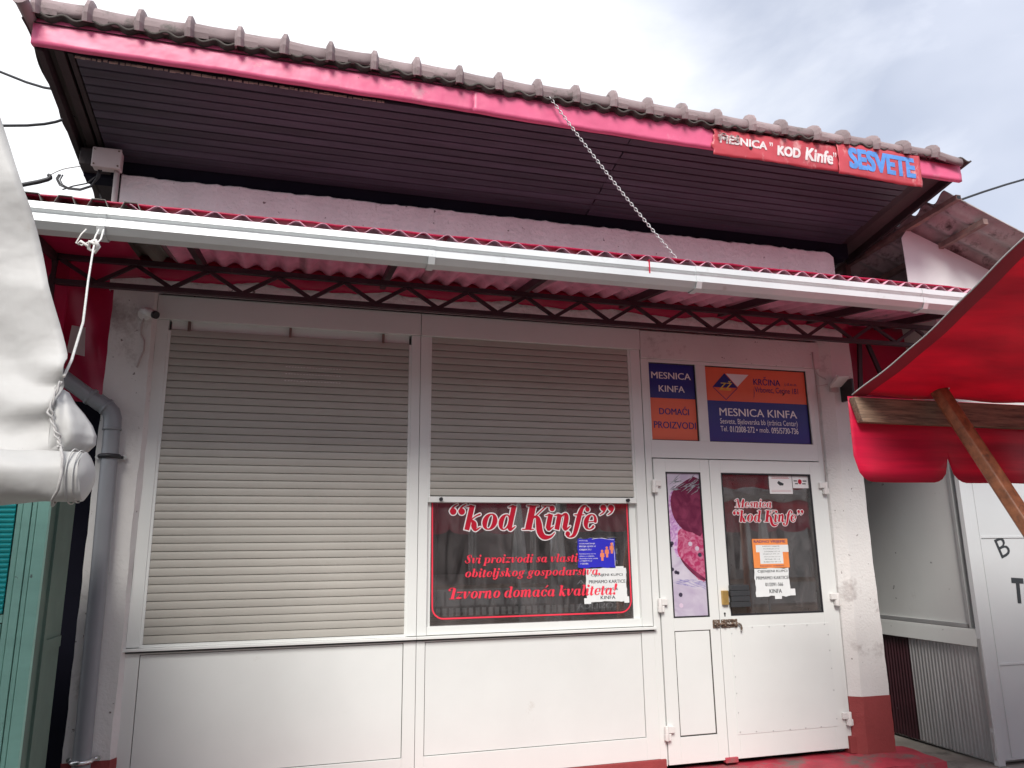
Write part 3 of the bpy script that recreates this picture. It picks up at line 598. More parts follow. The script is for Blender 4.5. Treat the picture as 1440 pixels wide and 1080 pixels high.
# soffit: boards running along the eave, lifted towards the front
zs_ = lambda y: 3.905-.185*y
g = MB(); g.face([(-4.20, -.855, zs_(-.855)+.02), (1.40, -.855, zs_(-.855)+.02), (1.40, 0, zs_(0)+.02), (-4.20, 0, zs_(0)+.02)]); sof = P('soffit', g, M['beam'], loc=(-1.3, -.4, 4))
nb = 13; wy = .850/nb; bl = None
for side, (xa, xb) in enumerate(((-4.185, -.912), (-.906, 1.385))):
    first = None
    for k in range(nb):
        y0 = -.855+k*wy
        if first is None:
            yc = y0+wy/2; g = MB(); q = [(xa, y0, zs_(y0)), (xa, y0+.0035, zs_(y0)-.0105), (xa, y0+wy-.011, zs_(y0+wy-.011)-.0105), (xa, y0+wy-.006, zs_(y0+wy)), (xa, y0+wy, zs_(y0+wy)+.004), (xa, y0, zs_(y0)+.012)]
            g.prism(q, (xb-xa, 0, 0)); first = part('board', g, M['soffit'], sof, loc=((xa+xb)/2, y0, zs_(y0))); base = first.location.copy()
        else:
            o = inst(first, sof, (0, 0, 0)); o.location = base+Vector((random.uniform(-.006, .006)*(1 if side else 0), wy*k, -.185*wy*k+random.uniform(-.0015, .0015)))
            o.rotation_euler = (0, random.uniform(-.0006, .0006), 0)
g = MB()
for i in range(60):
    x = -4.19+i*.028; g.box(x, x+random.uniform(.015, .03), -.860, -.855-.000, zs_(-.855)-.012+random.uniform(-.003, .002), zs_(-.855)-.004+random.uniform(0, .006))
part('frayed_edge', g, M['raw'], sof, kind='stuff')
g = MB(); g.box(-.916, -.902, -.60, -.30, 3.935, 3.945); 
# barge timbers left and right, wall plate
def sbar(x, y0, y1, wdt, hgt, dz, nm='barge_board'):
    g = MB(); g.bar((x, y0, zs_(y0)+dz), (x, y1, zs_(y1)+dz), wdt, hgt); return part(nm, g, M['beam'], sof, bevel=.004)
sbar(-4.355, -.87, .25, .035, .10, .03); sbar(-4.27, -.86, .2, .05, .07, .045); sbar(-4.212, -.86, .0, .03, .055, .03)
sbar(1.405, -.86, .0, .03, .04, .02); sbar(1.47, -.87, .25, .05, .05, .05); sbar(1.70, -.87, .3, .03, .09, .055)
g = MB(); g.face([(-4.36, -.86, zs_(-.86)+.06), (-4.18, -.86, zs_(-.86)+.06), (-4.18, .3, zs_(.3)+.06), (-4.36, .3, zs_(.3)+.06)]); part('verge_boarding', g, M['roof'], sof); g = MB(); g.face([(1.38, -.86, zs_(-.86)+.075), (1.74, -.86, zs_(-.86)+.075), (1.74, .3, zs_(.3)+.075), (1.38, .3, zs_(.3)+.075)])
part('verge_boarding', g, M['roof'], sof)
g = MB(); g.box(-4.33, 1.46, .0, .12, 3.78, 3.915); P('wall_plate', g, M['wallplate'], bevel=.004)
g = MB(); g.box(-4.33, -4.17, -.12, .0, 3.80, 3.915); P('beam_end', g, M['beam'], bevel=.006)
g = MB(); g.bar((-4.13, .02, 3.80), (-4.02, .3, 3.3), .06, .06); P('corner_post', g, M['beam'])

# ================================================================== SIGNS OVER THE DOOR
def flat(mb, x0, x1, z0, z1, y): return mb.face([(x0, y, z0), (x1, y, z0), (x1, y, z1), (x0, y, z1)])
sa = thing('sign', (-.25, .03, 2.19), 'narrow upright sign reading MESNICA KINFA over DOMAĆI PROIZVODI above the small door leaf', 'sign')
part('blue_panel', MB().box(-.444, -.056, .020, .026, 2.508, 2.775), M['blue'], sa)
part('orange_panel', MB().box(-.444, -.056, .020, .026, 2.188, 2.507), M['orange'], sa)
for tx, a, b_, z0, z1, mt in (('MESNICA', -.418, -.090, 2.655, 2.706, 'signwhite'), ('KINFA', -.362, -.148, 2.556, 2.604, 'signwhite'), ('DOMAĆI', -.369, -.123, 2.383, 2.448, 'signnavy'), ('PROIZVODI', -.417, -.072, 2.279, 2.330, 'signnavy')):
    part('lettering', text_mb(tx, a, b_, z0, z1, .0185, bold=.02), M[mt], sa)
for b4 in ((-.444, -.056, 2.767, 2.775), (-.444, -.056, 2.188, 2.195), (-.444, -.438, 2.195, 2.767), (-.062, -.056, 2.195, 2.767)):
    pass
g = MB(); g.box(-.444, -.056, .012, .02, 2.768, 2.775); g.box(-.444, -.056, .012, .02, 2.188, 2.194); g.box(-.444, -.439, .012, .02, 2.194, 2.768); g.box(-.063, -.056, .012, .02, 2.194, 2.768); part('seal', g, M['pipering'], sa)
sb = thing('sign', (.5, .03, 2.19), 'wide sign with diamond logo, address and telephone above the large door leaf', 'sign')
part('orange_panel', MB().box(.026, .924, .020, .026, 2.508, 2.775), M['orange'], sb)
part('blue_panel', MB().box(.026, .924, .020, .026, 2.188, 2.507), M['blue'], sb)
g = MB(); g.box(.026, .924, .012, .02, 2.768, 2.775); g.box(.026, .924, .012, .02, 2.188, 2.194); g.box(.026, .031, .012, .02, 2.194, 2.768); g.box(.917, .924, .012, .02, 2.194, 2.768); part('seal', g, M['pipering'], sb)
lg = part('logo', MB().face([(.093, .0185, 2.612), (.304, .0185, 2.614), (.200, .0185, 2.722)]), M['signnavy'], sb)
lg.data.materials.clear(); lg.data.materials.append(M['blue'])
part('logo_triangle', MB().face([(.212, .0183, 2.722), (.306, .0183, 2.622), (.411, .0183, 2.722)]), M['signwhite'], lg)
g = MB()
for a, b_ in (((.093, 2.612), (.199, 2.517)), ((.199, 2.517), (.304, 2.612)), ((.093, 2.612), (.2, 2.722)), ((.2, 2.722), (.304, 2.614))): g.bar((a[0], .0178, a[1]), (b_[0], .0178, b_[1]), .0005, .004, (0, 0, 1))
part('logo_outline', g, M['signnavy'], lg)
part('logo_letters', text_mb('ZŽ', .148, .262, 2.598, 2.664, .0172, bold=.02, shear=.25), M['yellow'], lg)
g = MB(); flat(g, .146, .245, 2.590, 2.594, .0172); part('logo_bar', g, M['yellow'], lg)
for tx, a, b_, z0, z1, mt, bo in (('KRČINA', .450, .690, 2.645, 2.712, 'signnavy', .012), ('j.d.o.o.', .728, .843, 2.645, 2.676, 'signnavy', 0), ('Vrbovec, Cerine 181', .457, .846, 2.580, 2.632, 'signnavy', 0),
                                 ('MESNICA KINFA', .134, .815, 2.392, 2.452, 'signwhite', .015), ('Sesvete, Bjelovarska bb (tržnica Centar)', .134, .812, 2.318, 2.372, 'signwhite', 0), ('Tel.', .134, .196, 2.272, 2.312, 'signwhite', 0), ('01/2008-272 •', .212, .452, 2.268, 2.314, 'signwhite', .012), ('mob.', .470, .556, 2.272, 2.312, 'signwhite', 0), ('095/5730-736', .574, .814, 2.268, 2.314, 'signwhite', .012)):
    part('lettering', text_mb(tx, a, b_, z0, z1, .0185, bold=bo), M[mt], sb)
g = MB(); g.prism([(.690, .0175, 2.606), (.725, .0175, 2.584), (.716, .0175, 2.580), (.700, .0175, 2.566), (.708, .0175, 2.59)], (0, .0008, 0)); part('peeled_film', g, M['ink'], sb)
g = MB(); g.prism([(.448, .0178, 2.62), (.452, .0178, 2.585), (.446, .0178, 2.55), (.440, .0178, 2.53), (.444, .0178, 2.555), (.448, .0178, 2.585)], (0, .0006, 0)); part('crack', g, M['signnavy'], sb)

# ================================================================== WINDOW FILM LETTERING
wf = thing('window_lettering', (-1.35, .03, .99), 'crimson and coral lettering with rounded red border stuck on the display window', 'lettering')
Y0 = .0375
part('quotation_name', script_mb('“kod Kinfe”', -1.965, -.775, 1.549, .108, Y0-.0012), M['winred'], wf)
part('white_outline', script_mb('“kod Kinfe”', -1.965, -.775, 1.549, .108, Y0, grow=.0075), M['signwhite'], wf)
part('lettering', script_mb('Svi proizvodi sa vlastitog', -1.835, -.930, 1.332, .036, Y0-.0015), M['winpink'], wf)
part('lettering', script_mb('obiteljskog gospodarstva,', -1.835, -.872, 1.243, .036, Y0-.0015), M['winpink'], wf)
part('lettering', script_mb('Izvorno domaća kvaliteta!', -1.935, -.760, 1.108, .046, Y0-.0015), M['winpink'], wf)
g = MB(); pts = [(-2.052, 1.76)]; 
pts += [(-2.045, 1.07)]+[(-1.970-.075*math.cos(a), 1.062-.075*math.sin(a)) for a in [i*math.pi/16 for i in range(1, 8)]]+[(-1.97, .987), (-.735, .987)]
pts += [(-.735+.082*math.sin(a), 1.069-.082*math.cos(a)) for a in [i*math.pi/16 for i in range(1, 8)]]+[(-.653, 1.07), (-.655, 1.76)]
for i in range(len(pts)-1):
    (a, za), (b_, zb) = pts[i], pts[i+1]; dx, dz = b_-a, zb-za; l_ = math.hypot(dx, dz); nx, nz = -dz/l_*.0048, dx/l_*.0048
    g.face([(a+nx, Y0, za+nz), (a-nx, Y0, za-nz), (b_-nx, Y0, zb-nz), (b_+nx, Y0, zb+nz)])
part('border_line', g, M['winpink'], wf)

# --- notices on the display window
def sheet(nm, x0, x1, z0, z1, y, m, label, cat, wob=.004, rot=0, curl=.0):
    t = thing(nm, ((x0+x1)/2, y, z0), label, cat)
    g = MB(); cxx, czz = (x0+x1)/2, (z0+z1)/2
    def f(u, v):
        x = x0+(x1-x0)*u; z = z0+(z1-z0)*v
        if u in (0, 1): x += wob*rnd_noise(v*3+x0*9, 2)
        if v in (0, 1): z += wob*rnd_noise(u*3+z0*9, 5)
        dx, dz = x-cxx, z-czz; x = cxx+dx*math.cos(rot)-dz*math.sin(rot); z = czz+dx*math.sin(rot)+dz*math.cos(rot)
        return (x, y-curl*(abs(u-.5)*2)**4*(1+.5*math.sin(v*9)), z)
    g.grid(f, 14, 14); part('sheet', g, m, t); return t
nb_ = sheet('notice', -1.036, -.760, 1.290, 1.486, Y0-.0030, M['noticeblue'], 'blue notice with three orange figures stuck on the display window', 'notice', .005)
g = MB(); Yn = Y0-.0036
for tx, a, b_, z0, z1 in (('POŠTUJ', -1.026, -.965, 1.466, 1.478), ('OGRANIČENJE', -1.026, -.908, 1.446, 1.459), ('BROJA LJUDI U', -1.026, -.905, 1.426, 1.439), ('OBJEKTU', -1.026, -.938, 1.403, 1.417), ('Sačekaj svoj red na', -1.026, -.905, 1.378, 1.388), ('ulazu u objekt,', -1.026, -.915, 1.362, 1.372), ('dozvoljen broj osoba', -1.026, -.890, 1.346, 1.356), ('u OBJEKTU je', -1.026, -.935, 1.330, 1.340), ('7 OSOBA.', -1.022, -.960, 1.312, 1.322)):
    text_mb(tx, a, b_, z0, z1, Yn, bold=.02, mb=g)
part('lettering', g, M['signwhite'], nb_)
for k, (x, zb) in enumerate(((-.8575, 1.335), (-.8215, 1.357), (-.7845, 1.383))):
    g = MB(); g.face([(x+.0095*math.cos(a), Yn, zb+.066+.009*math.sin(a)) for a in [i*math.pi/5 for i in range(10)]])
    g.face([(x-.008, Yn, zb), (x+.008, Yn, zb), (x+.009, Yn, zb+.025), (x+.016, Yn, zb+.026), (x+.015, Yn, zb+.050), (x+.008, Yn, zb+.056), (x-.008, Yn, zb+.056), (x-.015, Yn, zb+.050), (x-.016, Yn, zb+.026), (x-.009, Yn, zb+.025)])
    part('pictogram', g, M['person'], nb_)
g = MB(); 
for i in range(16):
    a = i/16; x = -.93+.165*a; z = 1.481+.006*math.sin(a*5); g.face([(x, Yn, z), (x+.0105, Yn, z+.001), (x+.0105, Yn, z+.0035+.002*math.sin(i)), (x, Yn, z+.003)])
for i in range(16):
    a = i/16; z = 1.30+.16*a; x = -.765-.012*a*a; g.face([(x, Yn, z), (x+.003, Yn, z), (x+.003, Yn, z+.0105), (x, Yn, z+.0105)])
part('torn_edge', g, M['signwhite'], nb_)
nw = sheet('notice', -.982, -.683, 1.062, 1.284, Y0-.0003, M['paper'], 'white paper notice about card payment taped under the blue notice on the display window', 'notice', .004)
g = MB(); Yw = Y0-.0007
for tx, a, b_, z0, z1 in (('CIJENJENI KUPCI', -.945, -.710, 1.226, 1.248), ('PRIMAMO KARTICE', -.962, -.690, 1.184, 1.206), ('01/2091-566', -.89, -.75, 1.136, 1.154), ('KINFA', -.880, -.770, 1.078, 1.100)): text_mb(tx, a, b_, z0, z1, Yw, bold=.028, mb=g)
part('lettering', g, M['ink'], nw)
g = MB(); flat(g, -1.000, -.950, 1.050, 1.088, Y0-.0009); flat(g, -.705, -.668, 1.050, 1.092, Y0-.0009); flat(g, -.76, -.70, 1.272, 1.296, Y0-.0009); part('tape', g, M['paper'], nw, kind='stuff')

# ================================================================== DOOR STICKERS
YD = .0105
dlg = thing('door_lettering', (.48, .01, 1.55), 'small white-edged crimson name lettering on the glass of the large door leaf', 'lettering')
part('lettering', script_mb('Mesnica', .200, .510, 1.704, .040, YD-.0012), M['winred'], dlg)
part('white_outline', script_mb('Mesnica', .200, .510, 1.704, .040, YD, grow=.0045), M['signwhite'], dlg)
part('quotation_name', script_mb('“kod Kinfe”', .163, .772, 1.598, .056, YD-.0012), M['winred'], dlg)
part('white_outline', script_mb('“kod Kinfe”', .163, .772, 1.598, .056, YD, grow=.0048), M['signwhite'], dlg)
n1 = sheet('notice', .318, .619, 1.265, 1.474, YD-.0030, M['noticeorange'], 'orange opening hours notice reading RADNO VRIJEME on the door glass', 'notice', .0)
g = MB(); text_mb('RADNO VRIJEME', .332, .600, 1.440, 1.464, YD-.0034, bold=.02, mb=g); text_mb('Neradnim nedjeljom', .37, .57, 1.272, 1.285, YD-.0034, bold=.02, mb=g); part('lettering', g, M['signnavy'], n1)
g = MB(); flat(g, .345, .621, 1.378, 1.430, YD-.0036); flat(g, .374, .569, 1.294, 1.3779, YD-.0036); part('hours_sheet', g, M['paper'], n1)
g = MB()
for k, tx in enumerate(('RADNO VRIJEME', 'PONEDJELJAK 07-14', 'UTORAK 07-14', 'SRIJEDA 07-14', 'ČETVRTAK 07-14', 'PETAK 07-14', 'SUBOTA 07-13')): text_mb(tx, .402+.006*(k % 3), .545-.006*(k % 2), 1.415-.0185*k, 1.423-.0185*k, YD-.0040, mb=g)
part('lettering', g, M['ink'], n1)
n2 = sheet('notice', .318, .606, 1.064, 1.262, YD-.0020, M['paper'], 'white card payment notice taped to the door glass under the orange notice', 'notice', .006)
g = MB()
for tx, a, b_, z0, z1 in (('CIJENJENI KUPCI', .345, .595, 1.228, 1.250), ('PRIMAMO KARTICE', .330, .600, 1.183, 1.206), ('01/2091-566', .40, .55, 1.135, 1.160), ('KINFA', .43, .535, 1.086, 1.114)): text_mb(tx, a, b_, z0, z1, YD-.0024, bold=.028, mb=g)
part('lettering', g, M['ink'], n2)
g = MB(); flat(g, .600, .648, 1.066, 1.114, YD-.0026); flat(g, .472, .530, 1.044, 1.070, YD-.0026); part('tape', g, M['paper'], n2, kind='stuff')
n3 = sheet('sticker', .505, .706, 1.806, 1.943, YD-.0020, M['signwhite'], 'larger white sticker with a dark blot in the top right of the door glass', 'sticker', .0)
g = MB(); g.face([(.575, YD-.0024, 1.888), (.590, YD-.0024, 1.904), (.602, YD-.0024, 1.896), (.632, YD-.0024, 1.884), (.628, YD-.0024, 1.870), (.598, YD-.0024, 1.868), (.585, YD-.0024, 1.878)]); part('emblem', g, M['ink'], n3)
g = MB()
for k in range(2): flat(g, .53, .685-.01*k, 1.921+.009*k, 1.924+.009*k, YD-.0024)
flat(g, .52, .69, 1.832, 1.8335, YD-.0024); flat(g, .52, .69, 1.822, 1.8235, YD-.0024); part('small_print', g, M['winred'], n3)
n4 = sheet('sticker', .711, .850, 1.850, 1.943, YD-.0020, M['signwhite'], 'smaller white sticker with a red disc in the corner of the door glass', 'sticker', .0)
g = MB(); g.face([(.776+.017*math.cos(a), YD-.0024, 1.899+.019*math.sin(a)) for a in [i*math.pi/9 for i in range(18)]]); part('disc', g, M['winred'], n4)
g = MB()
for a, b_, z in ((.722, .752, 1.905), (.802, .836, 1.905), (.732, .758, 1.884), (.796, .826, 1.884)): flat(g, a, b_, z-.004, z+.004, YD-.0024)
part('small_print', g, M['ink'], n4)

# --- meat poster in the small leaf
po = thing('poster', (-.22, 0, .94), 'tall poster of raw meat with herbs and peppercorns in the small door leaf', 'poster')
x0, x1, z0, z1 = -.351, -.089, .950, 1.946; yp = -.002
def pf(u, v): return (x0+(x1-x0)*u, z0+(z1-z0)*v)
def poly(nm, uv, m, k, sm=3):
    # closed outline smoothed with Catmull-Rom, clipped to the sheet
    n = len(uv); o = []
    for i in range(n):
        p0, p1, p2, p3 = uv[i-1], uv[i], uv[(i+1) % n], uv[(i+2) % n]
        for q in range(sm):
            t = q/sm; o.append(tuple(min(1, max(0, .5*((2*p1[c])+(-p0[c]+p2[c])*t+(2*p0[c]-5*p1[c]+4*p2[c]-p3[c])*t*t+(-p0[c]+3*p1[c]-3*p2[c]+p3[c])*t**3))) for c in (0, 1)))
    g = MB(); g.face([(pf(u, v)[0], yp-.0003*k, pf(u, v)[1]) for u, v in o]); return part(nm, g, M[m], po)
g = MB(); flat(g, x0, x1, z0, z1, yp); part('sheet', g, M['pbg'], po)
poly('printed_fat', [(.02, .80), (.25, .88), (1, .86), (1, .30), (.62, .36), (.30, .40), (.12, .42), (.02, .55)], 'pfat', 1)
poly('printed_meat', [(.32, .60), (1, .60), (1, .26), (.80, .24), (.52, .34), (.22, .42), (.24, .52)], 'praw', 2)
poly('printed_meat', [(1, .96), (1, .575), (.70, .575), (.40, .60), (.16, .68), (.08, .78), (.15, .86), (.40, .92)], 'pmeat', 3)
poly('printed_rind', [(.28, .40), (.55, .335), (1, .25), (1, .235), (.72, .265), (.40, .345)], 'pmeat', 3)
poly('printed_ground', [(0, .50), (.15, .42), (.35, .34), (.62, .26), (1, .21), (1, 0), (0, 0)], 'pbg', 4)
rr = random.Random(3); g = MB()
for k in range(26):
    u0, v0 = rr.uniform(.02, .95), .87+rr.uniform(-.03, .03)+.05*rr.random(); a = rr.uniform(-.1, .9); l_ = rr.uniform(.22, .5); wv = .0045
    du, dv = l_*math.cos(a), l_*math.sin(a)*.22; q = [(u0, v0), (u0+du*.5, v0+dv*.5+wv), (u0+du, v0+dv), (u0+du*.5, v0+dv*.5-wv)]
    g.face([(pf(min(1, u), min(1, v))[0], yp-.0015-.00002*k, pf(u, v)[1]) for u, v in q])
part('printed_herb', g, M['pherb'], po, kind='stuff')
g = MB()
for k in range(26):
    u0, v0 = rr.uniform(.0, .9), .245-.02*rr.random()+rr.uniform(-.02, .02); a = rr.uniform(-.5, .2); l_ = rr.uniform(.2, .42); wv = .004; v0 -= .05*(u0-.3)
    du, dv = l_*math.cos(a), l_*math.sin(a)*.2; q = [(u0, v0), (u0+du*.5, v0+dv*.5+wv), (u0+du, v0+dv), (u0+du*.5, v0+dv*.5-wv)]
    g.face([(pf(min(1, u), v)[0], yp-.0015-.00002*k, pf(u, v)[1]) for u, v in q])
part('printed_lavender', g, M['plav'], po, kind='stuff')
for u, v, r_, mt in ((.60, .495, .016, 'pcornl'), (.80, .462, .016, 'pcornl'), (.87, .418, .015, 'pcorn'), (.05, .50, .014, 'pcorn'), (.02, .485, .012, 'pcorn'), (.02, .32, .013, 'pcorn'), (.12, .30, .013, 'pcorn'), (.18, .295, .012, 'pcorn'), (.22, .145, .015, 'pcorn'), (.22, .072, .016, 'pcornl')):
    g = MB(); cx_, cz_ = pf(u, v); g.face([(min(x1, max(x0, cx_+r_*math.cos(a))), yp-.0022, cz_+r_*math.sin(a)) for a in [i*math.pi/7 for i in range(14)]]); part('printed_peppercorn', g, M[mt], po)

# ================================================================== ROOF BANNER, CHAIN
def by_(x, z, x0, x1, zb, zt, y):
    v = (z-zb)/(zt-zb); return y-.006*abs(rnd_noise(x*2.1+v, 4))-.004*(1-v)*abs(rnd_noise(x*4, 1))+.012*(1-min(1, max(0, v)))**3
def banner(nm, x0, x1, zt0, zt1, zb0, zb1, y, label, wave):
    t = thing(nm, ((x0+x1)/2, y, zb0), label, 'banner')
    g = MB()
    def f(u, v):
        x = x0+(x1-x0)*u; z = (zb0+(zb1-zb0)*u)*(1-v)+(zt0+(zt1-zt0)*u)*v
        if v == 0: z += .006*rnd_noise(x*3, 1)
        if u in (0, 1): x += wave*rnd_noise(v*2.5+x, 3)
        return (x, by_(x, zb0+(zt0-zb0)*v, x0, x1, zb0, zt0, y), z)
    g.grid(f, 60, 10); part('sheet', g, M['banner'], t, solid=.0012); return t
b1 = banner('banner', -.345, .700, 4.170, 4.185, 3.985, 3.985, -.930, 'torn red banner hand-lettered MESNICA "KOD Kinfe" on the roof fascia', .02)
b2 = banner('banner', .635, 1.345, 4.208, 4.202, 3.965, 3.945, -.945, 'red banner with blue letters SESVETE at the right end of the roof fascia', .006)
def blob(s, x0, x1, z0, z1, y, bold, shear=0, tilt=0):
    g = text_mb(s, x0, x1, z0, z1, y, bold=bold, shear=shear)
    for v in g.v:
        q = (.635, 1.345, 3.965, 4.208, -.945) if y < -.97 else (-.345, .700, 3.985, 4.170, -.930)
        v.y = by_(v.x, v.z, *q)-.0035+(v.y-y); v.z += (v.x-x0)*tilt
    return g
part('lettering', blob('MESNICA', -.295, .070, 4.074, 4.130, -.966, .045, .1, -.012), M['paint_white'], b1)
part('lettering', blob('”', .092, .118, 4.098, 4.132, -.966, .02, .1), M['paint_white'], b1)
part('lettering', blob('KOD', .150, .335, 4.045, 4.112, -.966, .055, .1, .0), M['paint_white'], b1)
part('lettering', blob('Kinfe', .372, .600, 4.040, 4.134, -.966, .035, .2, -.04), M['paint_white'], b1)
part('lettering', blob('”', .603, .630, 4.088, 4.125, -.966, .02, .1), M['paint_white'], b1)
part('lettering', blob('SESVETE', .722, 1.290, 4.024, 4.168, -.978, .05, 0, -.018), M['paint_blue'], b2)
g = MB(); g.face([(-.06+.014*math.cos(a)*(1+.3*math.sin(3*a)), by_(-.06, 4.06, -.345, .7, 3.985, 4.17, -.93)-.004, 4.062+.011*math.sin(a)) for a in [i*math.pi/6 for i in range(12)]]); part('hole', g, M['black'], b1)
g = MB(); rr = random.Random(5)
for k in range(26):
    x = -.305+rr.random()*.15; z = 4.085+rr.random()*.05; q = .004+.006*rr.random(); g.face([(x-q*2, -.9475, z), (x, -.9475, z-q*.7), (x+q*2, -.9475, z+q*.3), (x, -.9475, z+q)])
part('flaked_paint', g, mat('grey_flakes', (.36, .27, .26), .8), b1, kind='stuff')

chain = thing('chain', (-1.5, -.94, 4.2), 'long galvanised chain hanging from the roof fascia down to the canopy', 'chain')
A_, B_ = Vector((-1.50, -.945, 4.205)), Vector((-.745, -1.10, 3.105)); nl = 62
def torus(rx, rz, r, n=10, m=5):
    g = MB(); pts = [Vector((rx*math.cos(a), 0, rz*math.sin(a))) for a in [2*math.pi*i/n for i in range(n)]]
    b = 0
    for i, p in enumerate(pts):
        t = (pts[(i+1) % n]-pts[i-1]).normalized(); nn_ = Vector((0, 1, 0)); c = t.cross(nn_)
        for k in range(m): a = 2*math.pi*k/m; g.v.append(p+nn_*math.cos(a)*r+c*math.sin(a)*r)
    for i in range(n):
        for k in range(m): j = (i+1) % n; q = (k+1) % m; g.f.append((i*m+k, j*m+k, j*m+q, i*m+q)); g.mi.append(0); g.sm.append(True)
    return g
l0 = part('chain_link', torus(.0075, .0145, .0028), M['galv'], chain, loc=(0, 0, 0)); dirv = (B_-A_); qd = dirv.normalized().to_track_quat('Z', 'Y')
for i in range(nl):
    t = (i+.5)/nl; p = A_+dirv*t+Vector((0, 0, -.10*4*t*(1-t)*.25)); o = l0 if i == 0 else inst(l0, chain, (0, 0, 0))
    o.location = p-WL[chain.name]; o.rotation_mode = 'QUATERNION'; o.rotation_quaternion = qd @ Vector((0, 0, 1)).rotation_difference(Vector((0, 0, 1))) @ __import__('mathutils').Quaternion((0, 0, 1), (i % 2)*math.pi/2+.35)

# ================================================================== CANOPY
can = thing('canopy', (-1.4, -.6, 2.9), 'low corrugated plastic canopy with white gutter and brown lattice truss across the shop front', 'canopy')
SL = .15; YG = -1.225
zc = lambda y: 3.046+(y+1.28)*SL
PIT = .131
def sheet_wave(x0, x1, ph=0):
    g = MB(); nn = int((x1-x0)/PIT*12); 
    def f(u, v):
        x = x0+(x1-x0)*u; y = -1.215+1.20*v; return (x, y, zc(y)+.018*math.sin(2*math.pi*x/PIT)+.003*math.sin(x*5))
    g.grid(f, nn, 5); return g
xs = [-3.72, -2.93, -2.14, -1.35, -.56, .23, 1.02, 2.0]
for i in range(len(xs)-1): part('corrugated_sheet', sheet_wave(xs[i]-.04, xs[i+1]+.0), M['corr'], can, loc=((xs[i]+xs[i+1])/2, -.6, 3.2), solid=.003).location.z += .0035*(i % 2)
g = MB()     # trapezoid-profile steel sheets at the left end
for k in range(10):
    x = -5.05+k*.142; q = [0, .045, .065, .110, .130, .142]; h = [.026, .026, -.022, -.022, .026, .026]
    for i in range(5):
        if x+q[i+1] > -3.70: break
        g.face([(x+q[i], -1.215, zc(-1.215)+h[i]), (x+q[i+1], -1.215, zc(-1.215)+h[i+1]), (x+q[i+1], -.02, zc(-.02)+h[i+1]), (x+q[i], -.02, zc(-.02)+h[i])])
part('trapezoid_sheet', g, mat('old_grey_sheet', (.22, .21, .19), .6, var=.2, trans=.12), can, solid=.003)
# red tarp drawn over the canopy
g = MB()
def tf(u, v):
    x = -5.0+7.0*u; y = -1.190+.11*v
    return (x, y, zc(y)+.024+.004*rnd_noise(x*4, 1)+.012*v*abs(rnd_noise(x*2, 3)))
g.grid(tf, 160, 8); part('cover_tarp', g, M['tarp'], can, solid=.003)
g = MB(); g.tube([(-5.0+7*i/60, -1.192, zc(-1.192)+.022+.004*rnd_noise((-5+7*i/60)*4, 1)) for i in range(61)], .006, 6); part('tarp_hem', g, M['tarp'], can)
# sagging inner lining of red tarp near the wall
g = MB()
def tl(u, v):
    x = -4.05+5.35*u; seg = (x+4.05) % .83/.83; zb = 3.095+.022*min(1, (x+4.05)/3)+.030*(2*seg-1)**2+.006*rnd_noise(x*5, 2)
    return (x, -.055-.045*math.sin(math.pi*v)-.012*rnd_noise(x*7+v, 3), zb+(3.262-zb)*v)
g.grid(tl, 170, 8); part('inner_tarp', g, M['tarp'], can, solid=.002)
g = MB()   # left end: tarp ceiling under the steel sheets
def tc_(u, v): x = -5.0+1.15*u; y = -1.22+1.2*v; return (x, y, 3.015+.10*v-.03*math.sin(math.pi*u)+.01*math.sin(u*9+v*5))
g.grid(tc_, 20, 14); part('end_tarp', g, M['tarp'], can, solid=.002)
# purlins that rise to the wall
for x in (-3.66, -2.55, -1.62, -.80, .02, .82, 1.5):
    g = MB(); g.bar((x+.12, -1.22, zc(-1.22)-.050), (x+.12, -.03, zc(-.03)-.055), .035, .05); part('rafter', g, M['truss'], can)
# lattice truss
YT = -.50; zt_, zb_ = 3.030, 2.892
x0t, x1t = -4.26, 2.05
g = MB(); g.box(x0t, x1t, YT-.016, YT+.016, zt_-.010, zt_+.022); part('truss_chord', g, M['truss'], can, bevel=.002)
g = MB(); g.box(x0t, x1t, YT-.018, YT+.018, zb_-.018, zb_+.012); part('truss_chord', g, M['truss'], can, bevel=.002)
pz = .193; k = 0; x = x0t+.02
brs = [None, None]
while x+pz < x1t:
    a, b_ = ((x, zt_-.010), (x+pz*.95, zb_+.012)) if k % 2 == 0 else ((x, zb_+.012), (x+pz*.95, zt_-.010))
    if brs[k % 2] is None:
        g = MB(); g.bar((a[0], YT, a[1]), (b_[0], YT, b_[1]), .022, .017, (0, 1, 0)); brs[k % 2] = part('truss_brace', g, M['truss'], can, loc=(x, YT, 2.95)); brs[k % 2]['x0'] = x; bl0 = brs[k % 2].location.copy()
        if k % 2 == 0: e0 = (x, bl0)
        else: e1 = (x, bl0)
    else:
        src = brs[k % 2]; e_ = e0 if k % 2 == 0 else e1; o = inst(src, can, (0, 0, 0)); o.location = e_[1]+Vector((x-e_[0], 0, 0))
    x += pz; k += 1
for b_ in brs: del b_['x0']
for o in [o for o in bpy.data.objects if o.name.startswith('truss_brace')]:
    if 'x0' in o: del o['x0']
g = MB(); g.box(-4.285, -4.255, YT-.02, YT+.02, 2.60, 3.07); part('truss_post', g, M['truss'], can)
g = MB(); g.bar((-4.27, -1.2, 2.98), (-4.27, YT, 3.03), .03, .04); part('side_arm', g, M['truss'], can)
# gutter: folded face with a shelf, open top
prof = [(-1.296, 3.038), (-1.312, 3.034), (-1.316, 3.000), (-1.298, 2.990), (-1.296, 2.981), (-1.314, 2.974), (-1.316, 2.938), (-1.285, 2.909), (-1.215, 2.908), (-1.200, 2.914), (-1.200, 3.03)]
